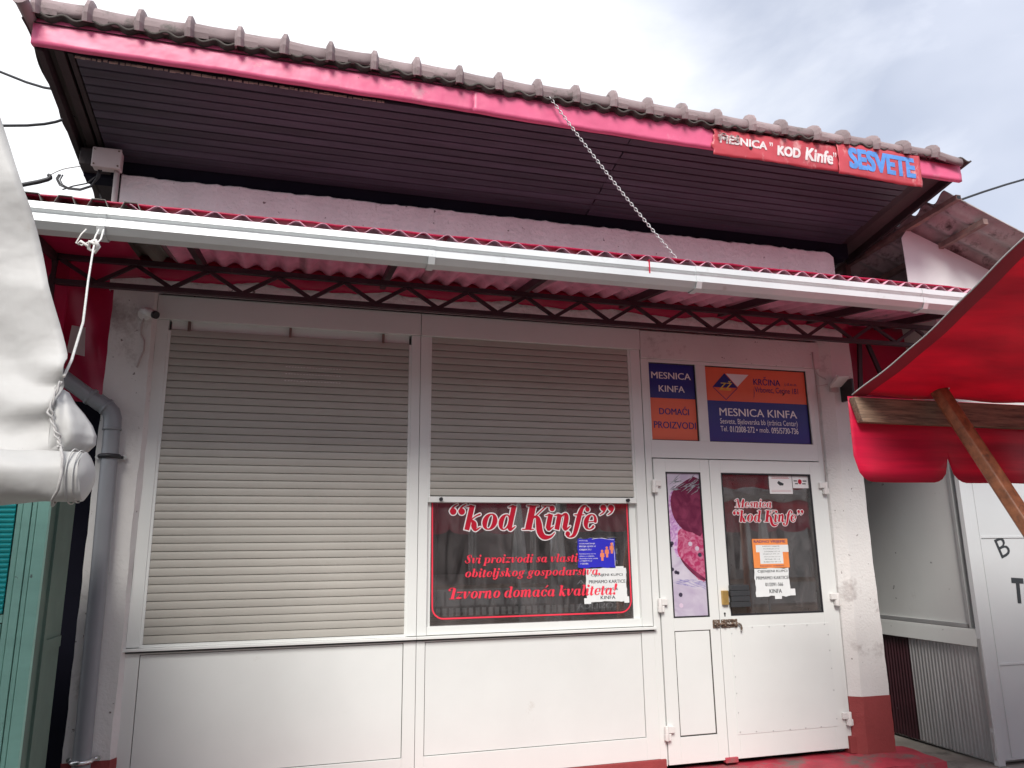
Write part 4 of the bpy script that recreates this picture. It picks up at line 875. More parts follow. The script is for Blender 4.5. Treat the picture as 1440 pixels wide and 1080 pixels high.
# shift so the face lines up with y = -1.22
prof = [(y+.075, z-.004) for y, z in prof]
def gut(x0, x1, dz):
    g = MB()
    for i in range(len(prof)-1): (ya, za), (yb, zb) = prof[i], prof[i+1]; g.face([(x0, ya, za+dz), (x1, ya, za+dz), (x1, yb, zb+dz), (x0, yb, zb+dz)])
    return part('gutter', g, M['gutter'], can, loc=((x0+x1)/2, -1.2, 2.9), solid=.0018)
gx = [-5.0, -3.868, -2.285, -.705, .92, 2.02]
gl = [gut(gx[i], gx[i+1]-.002, .002*(i % 2)) for i in range(5)]
for i, x in enumerate(gx[1:5]):
    g = MB(); o_ = [(y-.004, z) for y, z in prof[:7]]+[(-1.228, 2.898), (-1.14, 2.896), (-1.10, 2.93)]
    for k in range(len(o_)-1): (ya, za), (yb, zb) = o_[k], o_[k+1]; g.face([(x-.018, ya, za), (x+.018, ya, za), (x+.018, yb, zb), (x-.018, yb, zb)])
    g.tube([(x, -1.236, 2.948), (x, -1.246, 2.948)], .004, 6)
    part('bracket', g, M['gutter'], gl[min(i, 4)], solid=.003)
g = MB(); g.box(-1.0245, -1.0185, -1.245, -1.238, 2.96, 3.036); g.box(-1.0255, -1.0175, -1.246, -1.17, 3.037, 3.041); part('red_strap', g, M['awning'], can)

# rope from the gutter bracket to the canvas stall
rope = tag(part('rope', MB().tube([(-3.852, -1.245, 2.915), (-3.842, -1.31, 2.84), (-3.836, -1.41, 2.77), (-3.815, -1.50, 2.735), (-3.79, -1.60, 2.68), (-3.70, -1.95, 2.42), (-3.60, -2.32, 2.15), (-3.553, -2.56, 1.965), (-3.548, -2.63, 1.90)], .0040, 7)
    .tube([(-3.872, -1.245, 2.912), (-3.868, -1.30, 2.86), (-3.850, -1.39, 2.79), (-3.822, -1.49, 2.742), (-3.80, -1.505, 2.725)], .0038, 7)
    .tube([(-3.835, -1.485, 2.75), (-3.810, -1.505, 2.755), (-3.795, -1.50, 2.73), (-3.812, -1.49, 2.705), (-3.838, -1.49, 2.72), (-3.832, -1.51, 2.745), (-3.80, -1.51, 2.735), (-3.82, -1.48, 2.71)], .0075, 7)
    .tube([(-3.84, -1.49, 2.73), (-3.875, -1.48, 2.755), (-3.885, -1.48, 2.74)], .0065, 7)
    .tube([(-3.872, -1.245, 2.915), (-3.885, -1.25, 2.86), (-3.935, -1.25, 2.825), (-3.960, -1.25, 2.835), (-3.942, -1.25, 2.88), (-3.925, -1.245, 2.91)], .0036, 7), M['rope'], None, loc=(-3.86, -1.24, 2.9)),
    'white rope with a knot, tied from the gutter bracket down to the white canvas', 'rope')
# twisted cord round the canvas roll
g = MB()
pa = [(-3.552, -2.635, 1.885), (-3.560, -2.645, 1.845), (-3.566, -2.652, 1.80), (-3.553, -2.660, 1.765), (-3.538, -2.668, 1.735), (-3.527, -2.676, 1.710), (-3.520, -2.684, 1.692)]
for ph in (0, math.pi):
    pts = []
    for i in range(49):
        t = i/48*(len(pa)-1); k = min(int(t), len(pa)-2); f_ = t-k; p = Vector(pa[k]).lerp(Vector(pa[k+1]), f_); a = ph+i*.55; r_ = .0028+.0042*max(0, math.sin(i*.42))*(i > 12); pts.append(p+Vector((math.cos(a)*r_, math.sin(a)*r_, 0)))
    g.tube(pts, .0030, 6)
g.tube([(-3.520, -2.684, 1.695), (-3.506, -2.705, 1.665), (-3.502, -2.712, 1.62), (-3.508, -2.704, 1.58), (-3.525, -2.68, 1.556), (-3.540, -2.62, 1.543), (-3.545, -2.56, 1.565)], .0040, 7)
tag(part('cord', g, M['cord'], None, loc=(-3.53, -2.66, 1.7)), 'twisted grey-white cord looped round the rolled end of the canvas', 'cord')

# ================================================================== WALL FITTINGS
dp = thing('downpipe', (-3.96, -.11, -.1), 'grey plastic downpipe with an elbow running down the left pillar', 'downpipe')
g = MB(); g.tube([(-4.75, -.30, 2.78), (-4.05, -.128, 2.275)], .044, 20, cap=False); part('upper_pipe', g, M['pipe'], dp)
g = MB(); g.tube([(-4.075, -.130, 2.30), (-4.02, -.118, 2.262), (-3.995, -.115, 2.235), (-3.985, -.112, 2.200), (-3.983, -.112, 2.13)], .049, 20, cap=False)
g.tube([(-4.115, -.136, 2.325), (-4.100, -.134, 2.314)], .052, 20); g.tube([(-4.030, -.12, 2.27), (-4.018, -.118, 2.262)], .053, 20); g.tube([(-3.983, -.112, 2.142), (-3.983, -.112, 2.128)], .052, 20); part('elbow', g, M['pipe'], dp)
g = MB(); g.tube([(-3.983, -.112, 2.165), (-3.970, -.112, 1.3), (-3.955, -.112, -.1)], .0455, 20, cap=False); part('lower_pipe', g, M['pipe'], dp)
for z in (1.975, .335):
    x = -3.981+(1.975-z)*.013
    g = MB(); g.tube([(x+.050*math.cos(a), -.112-.050*math.sin(a), z) for a in [R(-20)+i*R(220)/14 for i in range(15)]], .014, 6)
    for s_ in (-1, 1): g.tube([(x+s_*.052, -.08, z), (x+s_*.075, -.055, z)], .009, 8)
    part('clamp_band', g, M['pipering'] if z > 1 else M['chrome'], dp)
    for s_ in (-1, 1): part('clamp_ear', MB().tube([(x+s_*.072, -.064, z), (x+s_*.072, -.075, z)], .013, 12), M['chrome'], dp)

cc = thing('security_camera', (-3.885, -.05, 2.87), 'small white bullet camera on the left pillar above the roller shutter', 'camera')
g = MB(); g.tube([(-3.880, -.046, 2.872), (-3.880, -.062, 2.870)], .040, 20); part('base', g, M['whiteplastic'], cc)
g = MB(); g.tube([(-3.878, -.06, 2.872), (-3.868, -.085, 2.868)], .014, 10); part('swivel', g, M['whiteplastic'], cc)
g = MB(); g.tube([(-3.890, -.082, 2.888), (-3.812, -.135, 2.848)], [.022, .026], 16); part('housing', g, M['whiteplastic'], cc)
g = MB(); g.tube([(-3.813, -.134, 2.849), (-3.796, -.146, 2.840)], [.0255, .0235], 16); part('lens', g, M['black'], cc)
g = MB(); g.tube([(-3.883, -.055, 2.84), (-3.895, -.052, 2.80), (-3.893, -.05, 2.74), (-3.872, -.05, 2.70), (-3.868, -.05, 2.64), (-3.885, -.05, 2.58), (-3.897, -.048, 2.53)], .006, 6); part('lead', g, M['greyplastic'], cc)

fl = thing('floodlight', (1.10, -.06, 2.66), 'small white and black floodlight high on the right pillar under the canopy', 'floodlight')
g = MB(); g.prism([(1.055, -.200, 2.690), (1.165, -.200, 2.700), (1.190, -.075, 2.640), (1.075, -.075, 2.630)], (.0, .012, .022)); part('head', g, M['whiteplastic'], fl, bevel=.004)
g = MB(); g.box(1.172, 1.192, -.20, -.065, 2.52, 2.685); part('side_bracket', g, M['black'], fl, bevel=.003)
g = MB(); g.box(1.08, 1.15, -.075, -.052, 2.60, 2.66); part('mount', g, M['greyplastic'], fl, bevel=.003)
g = MB(); g.tube([(1.055, -.062, 2.70), (1.00, -.04, 2.74), (.99, -.02, 2.80), (.985, -.02, 2.93)], .005, 6).tube([(1.06, -.07, 2.66), (1.02, -.03, 2.655), (.995, -.02, 2.66), (.985, -.02, 2.3), (.99, -.02, 1.9)], .004, 6); part('lead', g, M['greyplastic'], fl)

jb = thing('junction_box', (-4.15, -.15, 3.75), 'aged cream junction box with a conduit at the left end of the eave', 'junction box')
g = MB(); g.box(-4.235, -4.075, -.190, -.125, 3.758, 3.882); part('box', g, M['greyplastic'], jb, bevel=.008)
g = MB(); g.box(-4.238, -4.072, -.203, -.191, 3.753, 3.886); part('lid', g, M['greyplastic'], jb, bevel=.006)
g = MB()
for x in (-4.222, -4.088):
    for z in (3.770, 3.870): part('lid_screw', MB().tube([(x, -.203, z), (x, -.206, z)], .006, 8), M['rust'], jb)
g = MB(); g.tube([(-4.10, -.150, 3.76), (-4.098, -.150, 3.52), (-4.096, -.150, 3.36)], .017, 12); part('conduit', g, M['greyplastic'], jb)

def cable(pts, r, label, m='cable'):
    # Catmull-Rom through the points
    P_ = [Vector(p) for p in pts]; o = []
    for i in range(len(P_)-1):
        p0, p1, p2, p3 = P_[max(i-1, 0)], P_[i], P_[i+1], P_[min(i+2, len(P_)-1)]
        for k in range(6): t = k/6; o.append(.5*((2*p1)+(-p0+p2)*t+(2*p0-5*p1+4*p2-p3)*t*t+(-p0+3*p1-3*p2+p3)*t**3))
    o.append(P_[-1]); return tag(part('cable', MB().tube(o, r, 6), M[m], None, loc=pts[0]), label, 'cable')
cable([(-9.5, 1.0, 6.95), (-6.8, .5, 5.45), (-4.85, -.05, 4.40), (-4.34, -.35, 4.17)], .008, 'uppermost cable crossing the sky from the left to the roof edge')
cable([(-9.0, .5, 4.10), (-6.5, .2, 4.03), (-4.80, -.05, 4.03), (-4.33, -.3, 4.02)], .0085, 'almost level cable crossing the sky to the left edge of the roof')
cable([(-8.5, .4, 2.9), (-6.0, .1, 3.30), (-4.65, -.05, 3.645), (-4.50, -.05, 3.735)], .013, 'thick insulated supply cable rising to the anchor below the left eave')
cable([(-4.50, -.05, 3.735), (-4.43, -.05, 3.785), (-4.31, -.06, 3.82)], .004, 'thin anchor wire between the supply cable and the dark beam end', 'galv')
cb = thing('cable_loops', (-4.35, -.08, 3.7), 'loose loops of dark cable hanging below the junction box', 'cable')
g = MB()
for k, (s_, d) in enumerate(((0, 0), (.010, .010), (.022, .020), (.004, .030))):
    g.tube([(-4.450+s_, -.05, 3.745), (-4.462+s_, -.05, 3.715-d*.3), (-4.440+s_, -.06, 3.680-d*.4), (-4.385+s_*.5, -.065, 3.655-d*.3), (-4.315, -.075, 3.650-d*.3), (-4.250, -.095, 3.672-d*.3), (-4.215+s_*.6, -.13, 3.715), (-4.205+s_*.8, -.15, 3.765)], .0042, 6)
g.tube([(-4.42, -.05, 3.645), (-4.36, -.06, 3.672), (-4.28, -.08, 3.690), (-4.22, -.13, 3.72)], .0042, 6)
part('loop', g, M['cable'], cb)

# ================================================================== LEFT: red tarps, alley, teal kiosk, canvas stall
def tarp_hang(nm, label, x0, x1, z0, z1, y, m='tarp', fold=.03, slant=0, yx=0):
    g = MB()
    def f(u, v):
        x = x0+(x1-x0)*u; z = z0+(z1-z0)*v
        return (x+slant*(1-v), y+yx*u+fold*math.sin(u*9+v*2)*(.4+.6*(1-v))+fold*.5*math.sin(u*23+v*6)+fold*.3*math.sin(v*13), z)
    g.grid(f, 36, 24); return tag(part(nm, g, M[m], None, loc=((x0+x1)/2, y, z0), solid=.002), label, 'tarp')
tarp_hang('hanging_tarp', 'red tarp hanging behind the truss between the left pillar and the white canvas', -4.95, -4.062, 2.32, 3.12, .015, fold=.025, slant=.01)
g = MB(); g.face([(-4.285, -.06, 2.60), (-4.185, -.06, 2.58), (-4.20, -.055, 2.76), (-4.275, -.055, 2.77)]); tag(part('paper_slip', g, M['dull_white'], None, loc=(-4.2, -.06, 2.6)), 'faded paper slip stuck on the red tarp beside the left pillar', 'paper')
tarp_hang('side_tarp', 'red tarp hanging at right angles from the left end of the truss', -4.60, -4.20, 2.35, 3.05, -.75, fold=.02, yx=.3)
g = MB(); g.box(-8, -4.03, .35, .5, -.15, 2.9); tag(part('rear_wall', g, M['wallplate'], None), 'plain wall at the back of the alley left of the shop, the alley shade painted in as near black', 'wall')  # near-black colour stands in for the shade deep in the alley

tk = thing('green_kiosk', (-4.7, -.4, -.1), 'mint green boarded kiosk with turquoise blind at the far left', 'kiosk')
xk, yk = -4.005, -1.0
g = MB(); g.box(-5.6, xk, yk+.02, -.60, -.1, 1.80); part('body', g, M['tealshade'], tk)
g = MB(); g.box(-5.65, xk+.03, yk-.02, -.58, 1.80, 1.84); part('roof', g, M['tealshade'], tk)
g = MB(); g.box(xk, xk+.012, yk+.10, yk+.14, -.1, 1.78); g.box(xk, xk+.010, yk+.14, -.62, .98, 1.03); part('side_batten', g, M['tealshade'], tk)
pb = None
for k, (a, b_, dy) in enumerate(((-4.052, -4.004, 0), (-4.074, -4.055, .004), (-4.110, -4.078, .0), (-4.135, -4.113, .006))):
    g = MB(); g.box(a, b_, yk-.012+dy, yk+.02, -.1, 1.80); part('corner_board', g, M['teal'], tk, bevel=.002)
for z0, z1 in ((-.1, 1.12),):
    for k in range(6):
        a = -4.138-.115*(k+1); g = MB(); g.box(a, a+.112, yk-.004, yk+.02, z0, z1); part('board', g, M['teal'], tk, bevel=.003)
g = MB(); g.box(-4.95, -4.138, yk-.002, yk+.015, 1.125, 1.16); part('blind_rail', g, M['teal'], tk)
bs = None
for k in range(27):
    z = 1.165+k*.022
    if bs is None: g = MB(); g.prism([(-4.95, yk-.004, z), (-4.95, yk-.012, z+.010), (-4.95, yk-.002, z+.021), (-4.95, yk+.004, z+.021), (-4.95, yk+.004, z)], (.808, 0, 0)); bs = part('blind_slat', g, M['blind'], tk); b0 = bs.location.copy()
    else: o = inst(bs, tk, (0, 0, 0)); o.location = b0+Vector((0, 0, .022*k))

# white canvas: side curtain of a market stall, seen close by
cs = thing('canvas_stall', (-4.2, -2.6, -.1), 'close white canvas side curtain of a market stall, bottom edge rolled up', 'stall')
edge = [(-4.22, 3.60), (-4.02, 3.17), (-3.815, 2.70), (-3.700, 2.42), (-3.625, 2.18), (-3.548, 1.96), (-3.552, 1.88), (-3.566, 1.79), (-3.530, 1.690)]
def ex(v):
    t = v*(len(edge)-1); k = min(int(t), len(edge)-2); f_ = t-k; f_ = f_*f_*(3-2*f_)*.35+f_*.65; return edge[k][0]*(1-f_)+edge[k+1][0]*f_, edge[k][1]*(1-f_)+edge[k+1][1]*f_
g = MB()
def cf(u, v):
    xe, ze = ex(v); x = xe-(1.9)*u; z = ze+u*(.55*(1-v))-.03*u*v*2-.085*v**3*min(1, u*3)
    fold = .030*math.sin(v*7+u*8)*min(1, u*5)+.022*math.sin(u*19-v*6)*v+.055*math.sin(math.pi*min(1, u*1.2))*math.sin(v*5.5+.6)*v
    pucker = .02*math.exp(-u*14)*math.sin(v*40)*v+.010*math.sin(u*31+v*23)*v+.012*max(0, math.sin(u*13-v*17+1))**3+.008*max(0, math.sin(u*21+v*11))**4
    return (x, -2.60-fold-pucker+.03*u, z)
g.grid(cf, 70, 60); part('curtain', g, M['canvas'], cs, solid=.003)
g = MB()
def bf(u, v):       # bulge of cloth pushed out to the right of the cord
    a = v*math.pi; prof_ = [(-3.551, 1.868), (-3.530, 1.835), (-3.503, 1.805), (-3.478, 1.772), (-3.464, 1.742), (-3.464, 1.718), (-3.482, 1.698), (-3.515, 1.682)]
    t = v*(len(prof_)-1); k = min(int(t), len(prof_)-2); f_ = t-k; px_ = prof_[k][0]*(1-f_)+prof_[k+1][0]*f_; pz_ = prof_[k][1]*(1-f_)+prof_[k+1][1]*f_
    xi = -3.572; x = xi+(px_-xi)*u; return (x, -2.612+.05*(u**1.5)-.045*math.sin(math.pi*u)*math.sin(a)+.006*math.sin(u*14+v*5), pz_-.02*(1-u)*(v-.5))
g.grid(bf, 14, 28); part('loose_fold', g, M['canvas'], cs, solid=.003)
g = MB()
def rf(u, v):       # rolled hem, a spiral drum along x
    x = -3.468-1.9*u; a = 2*math.pi*v; r = .068+.045*min(1, u*1.6)+(.006*math.sin(u*26+a*2)+.004*math.sin(u*57+a*3))*min(1, u*9)+.002*math.sin(a*5)
    if u == 0: r *= .94
    zc_ = 1.620+.012*min(1, u*1.6)-.02*u
    return (x+(.006*math.sin(a*2) if u < .02 else 0), -2.625+r*1.05*math.cos(a), zc_+r*math.sin(a))
g.grid(rf, 90, 28); part('rolled_hem', g, M['canvas'], cs)
for dx_, rr_ in ((.006, .071), (.022, .075)):
    g = MB(); g.tube([(-3.474-dx_, -2.625+rr_*1.05*math.cos(a), 1.622+rr_*math.sin(a)) for a in [2*math.pi*i/28 for i in range(29)]], .0020, 6, cap=False); part('hem_seam', g, M['canvas'], cs)
g = MB(); g.grid(lambda u, v: (-3.470+.026*(1-u*u), -2.625+.0715*u*math.cos(2*math.pi*v), 1.622+.068*u*math.sin(2*math.pi*v)), 6, 28); part('roll_end', g, M['canvas'], cs)
g = MB(); g.tube([(-4.6, -2.45, -.1), (-4.6, -2.45, 3.3)], .025, 8); part('pole', g, M['galv'], cs)
g = MB(); g.box(-5.6, -4.65, -3.8, -2.7, .75, .80); g.tube([(-4.72, -2.75, -.1), (-4.72, -2.75, .75)], .02, 8); part('table', g, M['wood'], cs)

# ================================================================== RIGHT: neighbour kiosk
kk = thing('grey_kiosk', (2.4, .4, -.1), 'pale grey kiosk right of the shop with board shutter, corrugated skirt and lettered door', 'kiosk')
xw = 1.90
g = MB(); g.box(xw+.03, 3.4, -.31, 3.0, -.1, 3.35); part('body', g, M['shutgrey'], kk)
g = MB(); g.box(xw+.004, xw+.03, -.27, 1.6, .82, 1.95); part('side_shutter', g, M['shutgrey'], kk)
for k in range(4):
    g = MB(); g.box(xw, xw+.006, -.262, 1.6, .845+.27*k, .850+.27*k); 
g = MB(); g.box(xw-.012, xw+.03, -.285, 1.6, .815, .845); g.box(xw-.012, xw+.03, -.300, -.272, .815, 2.6); g.box(xw-.006, xw+.03, -.272, -.262, .86, 2.6); part('shutter_frame', g, M['galv'], kk, bevel=.002)
g = MB(); g.prism([(xw-.03, -.345, .69), (xw+.03, -.345, .69), (xw+.03, -.345, .815), (xw-.012, -.345, .812), (xw-.016, -.345, .79)], (0, 1.95, 0)); part('ledge', g, M['shutgrey'], kk, bevel=.002)
def corr(y0, y1, m, nm):
    g = MB(); n_ = int((y1-y0)/.032)
    for i in range(n_):
        a = y0+(y1-y0)*i/n_; h = (y1-y0)/n_
        for q0, q1, d0, d1 in ((0, .3, 0, 0), (.3, .5, 0, .009), (.5, .8, .009, .009), (.8, 1, .009, 0)):
            z0_ = -.085+.004*rnd_noise(a*9); g.face([(xw+d0, a+h*q0, z0_), (xw+d0, a+h*q0, .69), (xw+d1, a+h*q1, .69), (xw+d1, a+h*q1, z0_)])
    return part(nm, g, m, kk)
corr(-.34, .335, M['corrsilver'], 'corrugated_skirt'); corr(.337, 1.6, M['corrmaroon'], 'corrugated_skirt')
g = MB(); g.box(xw-.02, xw+.04, -.385, -.345, -.1, 3.3); part('corner_post', g, M['kioskdoor'], kk, bevel=.003)
g = MB(); g.box(xw-.026, xw-.021, -.375, -.352, .15, .75); g.box(xw-.030, xw-.0205, -.372, -.360, -.06, .12); part('post_strip', g, M['galv'], kk)
kd = part('door', MB().box(xw+.045, 2.95, -.372, -.335, -.07, 2.15), M['kioskdoor'], kk, bevel=.003)
g = MB(); g.box(xw+.12, 2.9, -.378, -.3725, .56, .575); g.box(xw+.12, 2.9, -.378, -.3725, 1.46, 1.475); g.box(xw+.11, xw+.12, -.378, -.3725, -.05, 2.1); part('door_moulding', g, M['kioskdoor'], kd, bevel=.001)
def rot_text(ch, cx, cz, h, wd, ang, bold, y):
    g = text_mb(ch, -wd/2, wd/2, -h/2, h/2, y, bold=bold)
    for v in g.v: x, z = v.x, v.z; v.x = cx+x*math.cos(ang)-z*math.sin(ang); v.z = cz+x*math.sin(ang)+z*math.cos(ang)
    return g
part('lettering', rot_text('B', 2.215, 1.395, .145, .105, R(20), .0, -.3735), M['ink'], kd)
part('lettering', rot_text('T', 2.300, 1.075, .165, .115, R(-4), .05, -.3735), M['ink'], kd)
# canopy tarp gap between shop and kiosk
tarp_hang('gap_tarp', 'dark red tarp hanging behind the truss between the right pillar and the grey kiosk', 1.318, 3.2, 2.15, 3.20, .02, fold=.02)
for k, (p, q) in enumerate((((1.42, -.05, 3.02), (1.36, -.05, 2.45)), ((1.50, -.05, 3.02), (1.66, -.05, 2.60)))):
    g = MB(); g.bar(p, q, .035, .02, (0, 1, 0)); tag(part('steel_strap', g, M['truss'], None, loc=p), ('upright', 'slanting')[k]+' dark strap in front of the red tarp right of the shop', 'strap')

# its fibre cement roof, wavy verge to the left, falling to the right
kr = thing('kiosk_roof', (2.4, .3, 3.9), 'weathered grey wavy fibre cement roof on rusty tubes right of the shop', 'roof')
RS = -.37
def roofz(x, y): return 4.055+(x-1.78)*RS-.06*(y+.7)
PW = .19
def sheetr(x0, x1, y0, y1, dz):
    g = MB(); nn = int((y1-y0)/PW*12)
    def f(u, v): y = y0+(y1-y0)*u; x = x0+(x1-x0)*v; return (x, y, roofz(x, y)+dz+.030*math.sin(2*math.pi*y/PW))
    g.grid(f, nn, 4); return part('roof_sheet', g, M['asbestos'], kr, solid=.012)
sheetr(1.78, 2.9, -.72, .60, 0); sheetr(1.70, 2.9, .55, 1.9, .012); sheetr(2.86, 4.6, -.70, 1.9, -.012)
g = MB(); g.bar((1.80, -.82, 3.985), (1.80, 1.9, 3.83), .045, .040); part('tube', g, M['brownsteel'], kr)
g = MB(); g.bar((1.80, -.8215, 3.985), (1.80, -.80, 3.984), .034, .029); part('tube_mouth', g, M['black'], kr)
g = MB(); g.bar((2.12, -.74, 3.860), (2.12, 1.9, 3.70), .045, .045); part('tube', g, M['brownsteel'], kr)
g = MB(); g.bar((2.75, -.68, 3.63), (2.75, 1.9, 3.50), .045, .045); part('tube', g, M['brownsteel'], kr)
g = MB(); g.bar((1.79, .42, 3.2), (1.79, .42, 3.90), .05, .05, (1, 0, 0)); part('post', g, M['brownsteel'], kr)
g = MB(); g.bar((1.75, .1, 3.55), (3.6, .9, 3.45), .05, .05); g.bar((1.75, .9, 3.75), (3.6, .9, 3.1), .05, .05); part('beam', g, M['brownsteel'], kr)
g = MB(); g.face([(1.745, -.30, 3.32), (4.2, -.30, 3.0), (4.2, -.30, roofz(4.2, -.3)-.03), (1.80, -.30, roofz(1.80, -.3)-.075), (1.735, -.30, 3.87)]); 
tag(part('gable_sheet', g, mat('white_pvc_sheet', (.82, .82, .82), .45, var=.04, vs=2, dirt=(.66, .64, .62), ds=3, dthr=.64), None, loc=(2.5, -.3, 3.4), solid=.004), 'plain white sheet closing the gable under the grey wavy roof', 'sheet')
cable([(2.2, .6, 4.10), (3.3, 1.2, 4.85), (5.6, 1.5, 5.84), (9, 2, 7.0)], .014, 'dark cable rising from the grey wavy roof into the sky at right')

# ================================================================== RIGHT: red awning stall (near)
aw = thing('red_awning', (1.3, -2.8, -.1), 'red market awning with scalloped valance on a weathered plank, right foreground', 'awning')
xe0 = -.118; YE = -1.70; ZE = 2.178
g = MB()
def af(u, v):
    x = xe0+3.4*u; y = YE-1.45*v; sag = -.05*math.sin(math.pi*v)*(.5+.5*math.sin(u*12))
    if u < .001: x += .02*math.sin(v*6)-.012*v
    return (x+.006*math.sin(v*5)*(1-u), y, ZE+.012+.565*v+sag*.5+.002*math.sin(v*30+u*4)+.006*math.sin(u*40))
g.grid(af, 40, 40); part('cloth', g, M['awning'], aw, solid=.002)
g = MB()
def hf(u, v): x, y, z = af(0, v); return (x+.085*u-.004, y, z-.004-.001*u)
g.grid(hf, 3, 40); part('hem', g, M['awnedge'], aw)
g = MB(); g.tube([Vector(af(0, i/40))+Vector((-.004, 0, 0)) for i in range(41)], .0035, 6); part('piping', g, M['canvas'], aw)
g = MB(); 
def bk(u, v): return (xe0+3.4*u, YE-1.45-1.3*v, ZE+.012+.565-.38*v)
g.grid(bk, 10, 6); part('rear_slope', g, M['awning'], aw, solid=.002)
# valance with scallops
sw = .600; g = MB(); nx = 22
for s_ in range(6):
    xa = xe0-.010+s_*sw
    for i in range(nx):
        u0, u1 = i/nx, (i+1)/nx
        def bot(u): d = min(u, 1-u)*sw; r = .115; return ZE-.440+(0 if d > r else (r-math.sqrt(max(0, r*r-(r-d)**2)))*1.15)
        for k in range(6):
            v0, v1 = k/6, (k+1)/6
            def pt(u, v):
                zb = bot(u); z = ZE+.01+(zb-ZE-.01)*v; x = xa+sw*u; return (x-.010*v*(1 if s_ == 0 else 0)*(1-u), YE+.028+.018*math.sin(x*5+.8)*v+.012*v*math.sin(x*13), z)
            g.face([pt(u0, v0), pt(u1, v0), pt(u1, v1), pt(u0, v1)], smooth=True)
part('valance', g, M['awning'], aw, solid=.0016)
g = MB(); g.prism([(xe0-.010, YE-.022, ZE-.002), (xe0+.028, YE-.022, ZE-.135), (xe0+3.4, YE-.022, ZE-.135), (xe0+3.4, YE-.022, ZE-.002)], (0, .044, 0)); part('plank', g, M['wood'], aw, bevel=.004)
rl = MB(); rl.grid(lambda u, v: (.75+2.5*u, YE+.105+(.050+.014*math.sin(u*60+v*19)+.010*math.sin(u*23))*math.cos(2*math.pi*v), 1.925+(.062+.016*math.sin(u*44+v*12))*math.sin(2*math.pi*v)), 70, 14)
tag(part('rolled_cloth', rl, M['canvas'], None, loc=(2, YE+.1, 1.93)), 'rolled white cloth tied behind the scalloped valance of the near awning', 'cloth')
# octagonal brace: from the plank down towards the viewer
bz0, bz1 = Vector((.375, YE-.050, 2.262)), Vector((.372, -2.46, .95))
part('brace', MB().tube([bz0, bz0.lerp(bz1, .5), bz1], [.049, .047, .046], 6, rot=.35, smooth=False), M['brace'], aw, bevel=.006)
g = MB()
for dx, dz in ((.018, .02), (.060, -.06)): g.tube([(bz0.x+dx, bz0.y-.05, bz0.z+dz-.05), (bz0.x+dx, bz0.y-.068, bz0.z+dz-.055)], .010, 6)
part('bolt', g, M['chrome'], aw, kind='stuff')
part('post', MB().tube([(3.0, -4.3, -.1), (3.0, -4.3, 2.2)], .04, 8), M['brace'], aw); part('post', MB().tube([(.372, -2.50, -.1), (.372, -2.50, 1.10)], .045, 8), M['brace'], aw)

# ================================================================== STEP / PAINTED GROUND
g = MB()
def st(u, v): x = -4.1+5.58*u; y = -.34-.0*u+.40*v; return (x, y-.35*max(0, u-.70)*(1-v)*0, -.030-.012*(1-v)+.003*math.sin(x*20)*math.sin(y*31))
g.grid(st, 60, 8); g.face([(-4.1, -.34, -.042), (-4.1, -.345, -.15), (1.48, -.345, -.15), (1.48, -.34, -.042)]); struct('painted_step', g, M['redstep'])

# ================================================================== ACROSS THE LANE (seen in the window reflections, roof heights also set to block low sky light)
def opp_stall(x0, x1, y, zt, zb, label, m='dull_red', grp='awning stalls across the lane'):
    t = thing('market_stall', ((x0+x1)/2, y, -.1), label, 'stall', grp)
    g = MB(); g.grid(lambda u, v: (x0+(x1-x0)*u, y-2.2*v, zt+1.35*v-.05*math.sin(math.pi*v)), 12, 6); part('roof_cloth', g, M[m], t, solid=.003)
    g = MB(); nn = int((x1-x0)/.6)
    for s_ in range(nn):
        w_ = (x1-x0)/nn
        for i in range(12):
            u0, u1 = i/12, (i+1)/12; b_ = lambda u: zb+.10*(1-math.sqrt(max(0, 1-(2*u-1)**2)))
            g.face([(x0+w_*(s_+u0), y+.01, zt), (x0+w_*(s_+u1), y+.01, zt), (x0+w_*(s_+u1), y+.01, b_(u1)), (x0+w_*(s_+u0), y+.01, b_(u0))])
    part('valance', g, M[m], t, solid=.002)
    for xx in (x0+.08, x1-.08):
        g = MB(); g.tube([(xx, y-.05, -.1), (xx, y-.05, zt)], .035, 8); part('post', g, M['galv'], t)
    g = MB(); g.box(x0+.1, x1-.1, y-.95, y-.15, .72, .78); g.box(x0+.15, x1-.15, y-.9, y-.2, -.1, .25); part('table', g, M['wood'], t)
    return t
opp_stall(-5.6, -1.9, -9.1, 2.35, 1.95, 'red awning stall across the lane, farthest left, behind the viewer')
opp_stall(-1.6, 1.9, -9.0, 2.30, 1.72, 'red awning stall across the lane, opposite the display window')
opp_stall(2.2, 4.9, -9.2, 2.40, 1.75, 'red awning stall across the lane beside the price board')
opp_stall(5.2, 8.6, -8.6, 2.34, 1.72, 'red awning stall across the lane with white cloth rolled on its roof, opposite the door')
g = MB()
def rc(u, v): x = 5.2+3.4*u; a = 2*math.pi*v; r = .11+.03*math.sin(u*40+a*3)+.02*math.sin(u*17); return (x, -8.62+r*math.cos(a), 2.47+r*math.sin(a)*1.1)
g.grid(rc, 60, 14); tag(part('rolled_cloth', g, M['dull_white'], None, loc=(7, -8.6, 2.4)), 'rolled white cloth lying on the awning opposite the door', 'cloth')
g = MB()
for k in range(11):
    g.box(-1.4+.28*k, -1.4+.28*k+.24, -8.86, -8.84, .45, .70)
tag(part('fringe_cloth', g.box(-1.4, 1.64, -8.838, -8.832, .70, .74), M['dull_white'], None, loc=(0, -8.85, .45)), 'pale cut cloth hung along the table opposite the display window', 'cloth')
bbd = thing('price_board', (2.55, -8.6, .2), 'black price board with white lettering across the lane', 'board')
part('panel', MB().box(2.0, 3.15, -8.66, -8.62, .2, 1.75), M['blackboard'], bbd, bevel=.004)
g = MB()
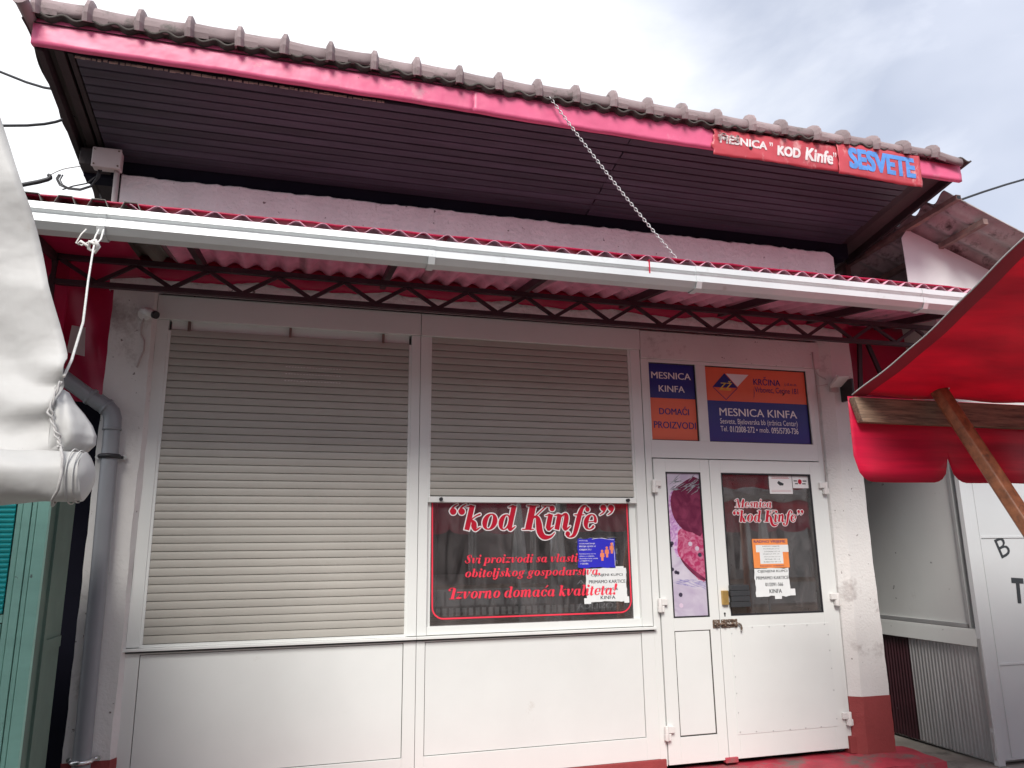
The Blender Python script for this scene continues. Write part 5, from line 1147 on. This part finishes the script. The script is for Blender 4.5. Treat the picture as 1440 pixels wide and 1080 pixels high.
def btxt(tx, xa, xb, za, zb):
    q = text_mb(tx, -xb, -xa, za, zb, 8.612, bold=.01)
    for v in q.v: v.x, v.y = -v.x, -v.y
    b = len(g.v); g.v += q.v; g.f += [tuple(b+i for i in f)[::-1] for f in q.f]; g.mi += q.mi; g.sm += q.sm
for tx, za in (('ZARA', 1.55), ('IZA ZA', 1.33), ('MLJEVENJE', 1.12), ('NOŽEVA OD', .93), ('SJEKIRA', .76), ('KOSILICA', .34)): btxt(tx, 2.15, 3.0, za, za+.10)
part('lettering', g, M['signwhite'], bbd)
for k, (x, lb) in enumerate(((-.9, 'leftmost'), (.95, 'second'), (1.7, 'third'), (5.6, 'fourth'), (6.0, 'fifth'), (8.1, 'rightmost'))):
    t = thing('folded_parasol', (x, -8.3, -.1), 'folded grey-white parasol across the lane, %s of six' % lb, 'parasol', 'folded parasols across the lane')
    g = MB(); g.tube([(x, -8.3, -.1), (x, -8.3, 2.35)], .022, 8); part('pole', g, M['galv'], t)
    g = MB()
    def pf_(u, v): a = 2*math.pi*u; r = (.035+.10*v)*(1+.28*math.sin(a*5+v*3)); return (x+r*math.cos(a), -8.3+r*math.sin(a), 2.25-1.25*v)
    g.grid(pf_, 30, 10); part('cloth', g, M['dull_white'], t)
for k, (x, wd, lb) in enumerate(((-1.25, .22, 'beside the leftmost parasol'), (.15, .16, 'between two parasols opposite the display window'), (1.35, .12, 'in front of the price board stall'), (3.6, .25, 'right of the price board'), (5.35, .35, 'opposite the door, left'), (6.6, .14, 'opposite the door, middle'), (7.5, .28, 'opposite the door, right'))):
    g = MB(); g.grid(lambda u, v: (x+wd*u, -8.95+.03*math.sin(u*14+v*2), .8+1.25*v), 14, 4); tag(part('side_curtain', g, M['dull_white'], None, loc=(x, -8.95, .8), solid=.002), 'pale plastic curtain strip across the lane, '+lb, 'curtain', 'curtain strips across the lane')
ob = thing('opposite_building', (2, -14, -.1), 'plain low grey building behind the stalls across the lane', 'building')  # out of view, its height shaped to block low sky light
part('wall', MB().box(-14, 18, -17, -12.5, -.15, 5.4), M['greywall'], ob)
for k in range(9):
    g = MB(); g.box(-9+2.8*k, -7.4+2.8*k, -12.50, -12.44, .9, 2.3); wn = part('window', g, M['black'], ob)
for k in range(9):
    part('window', MB().box(-9+2.8*k, -7.6+2.8*k, -12.5, -12.44, 3.6, 4.8), M['black'], ob)
part('roof', MB().box(-14.4, 18.4, -17.4, -12.1, 5.4, 5.6), M['roof'], ob)
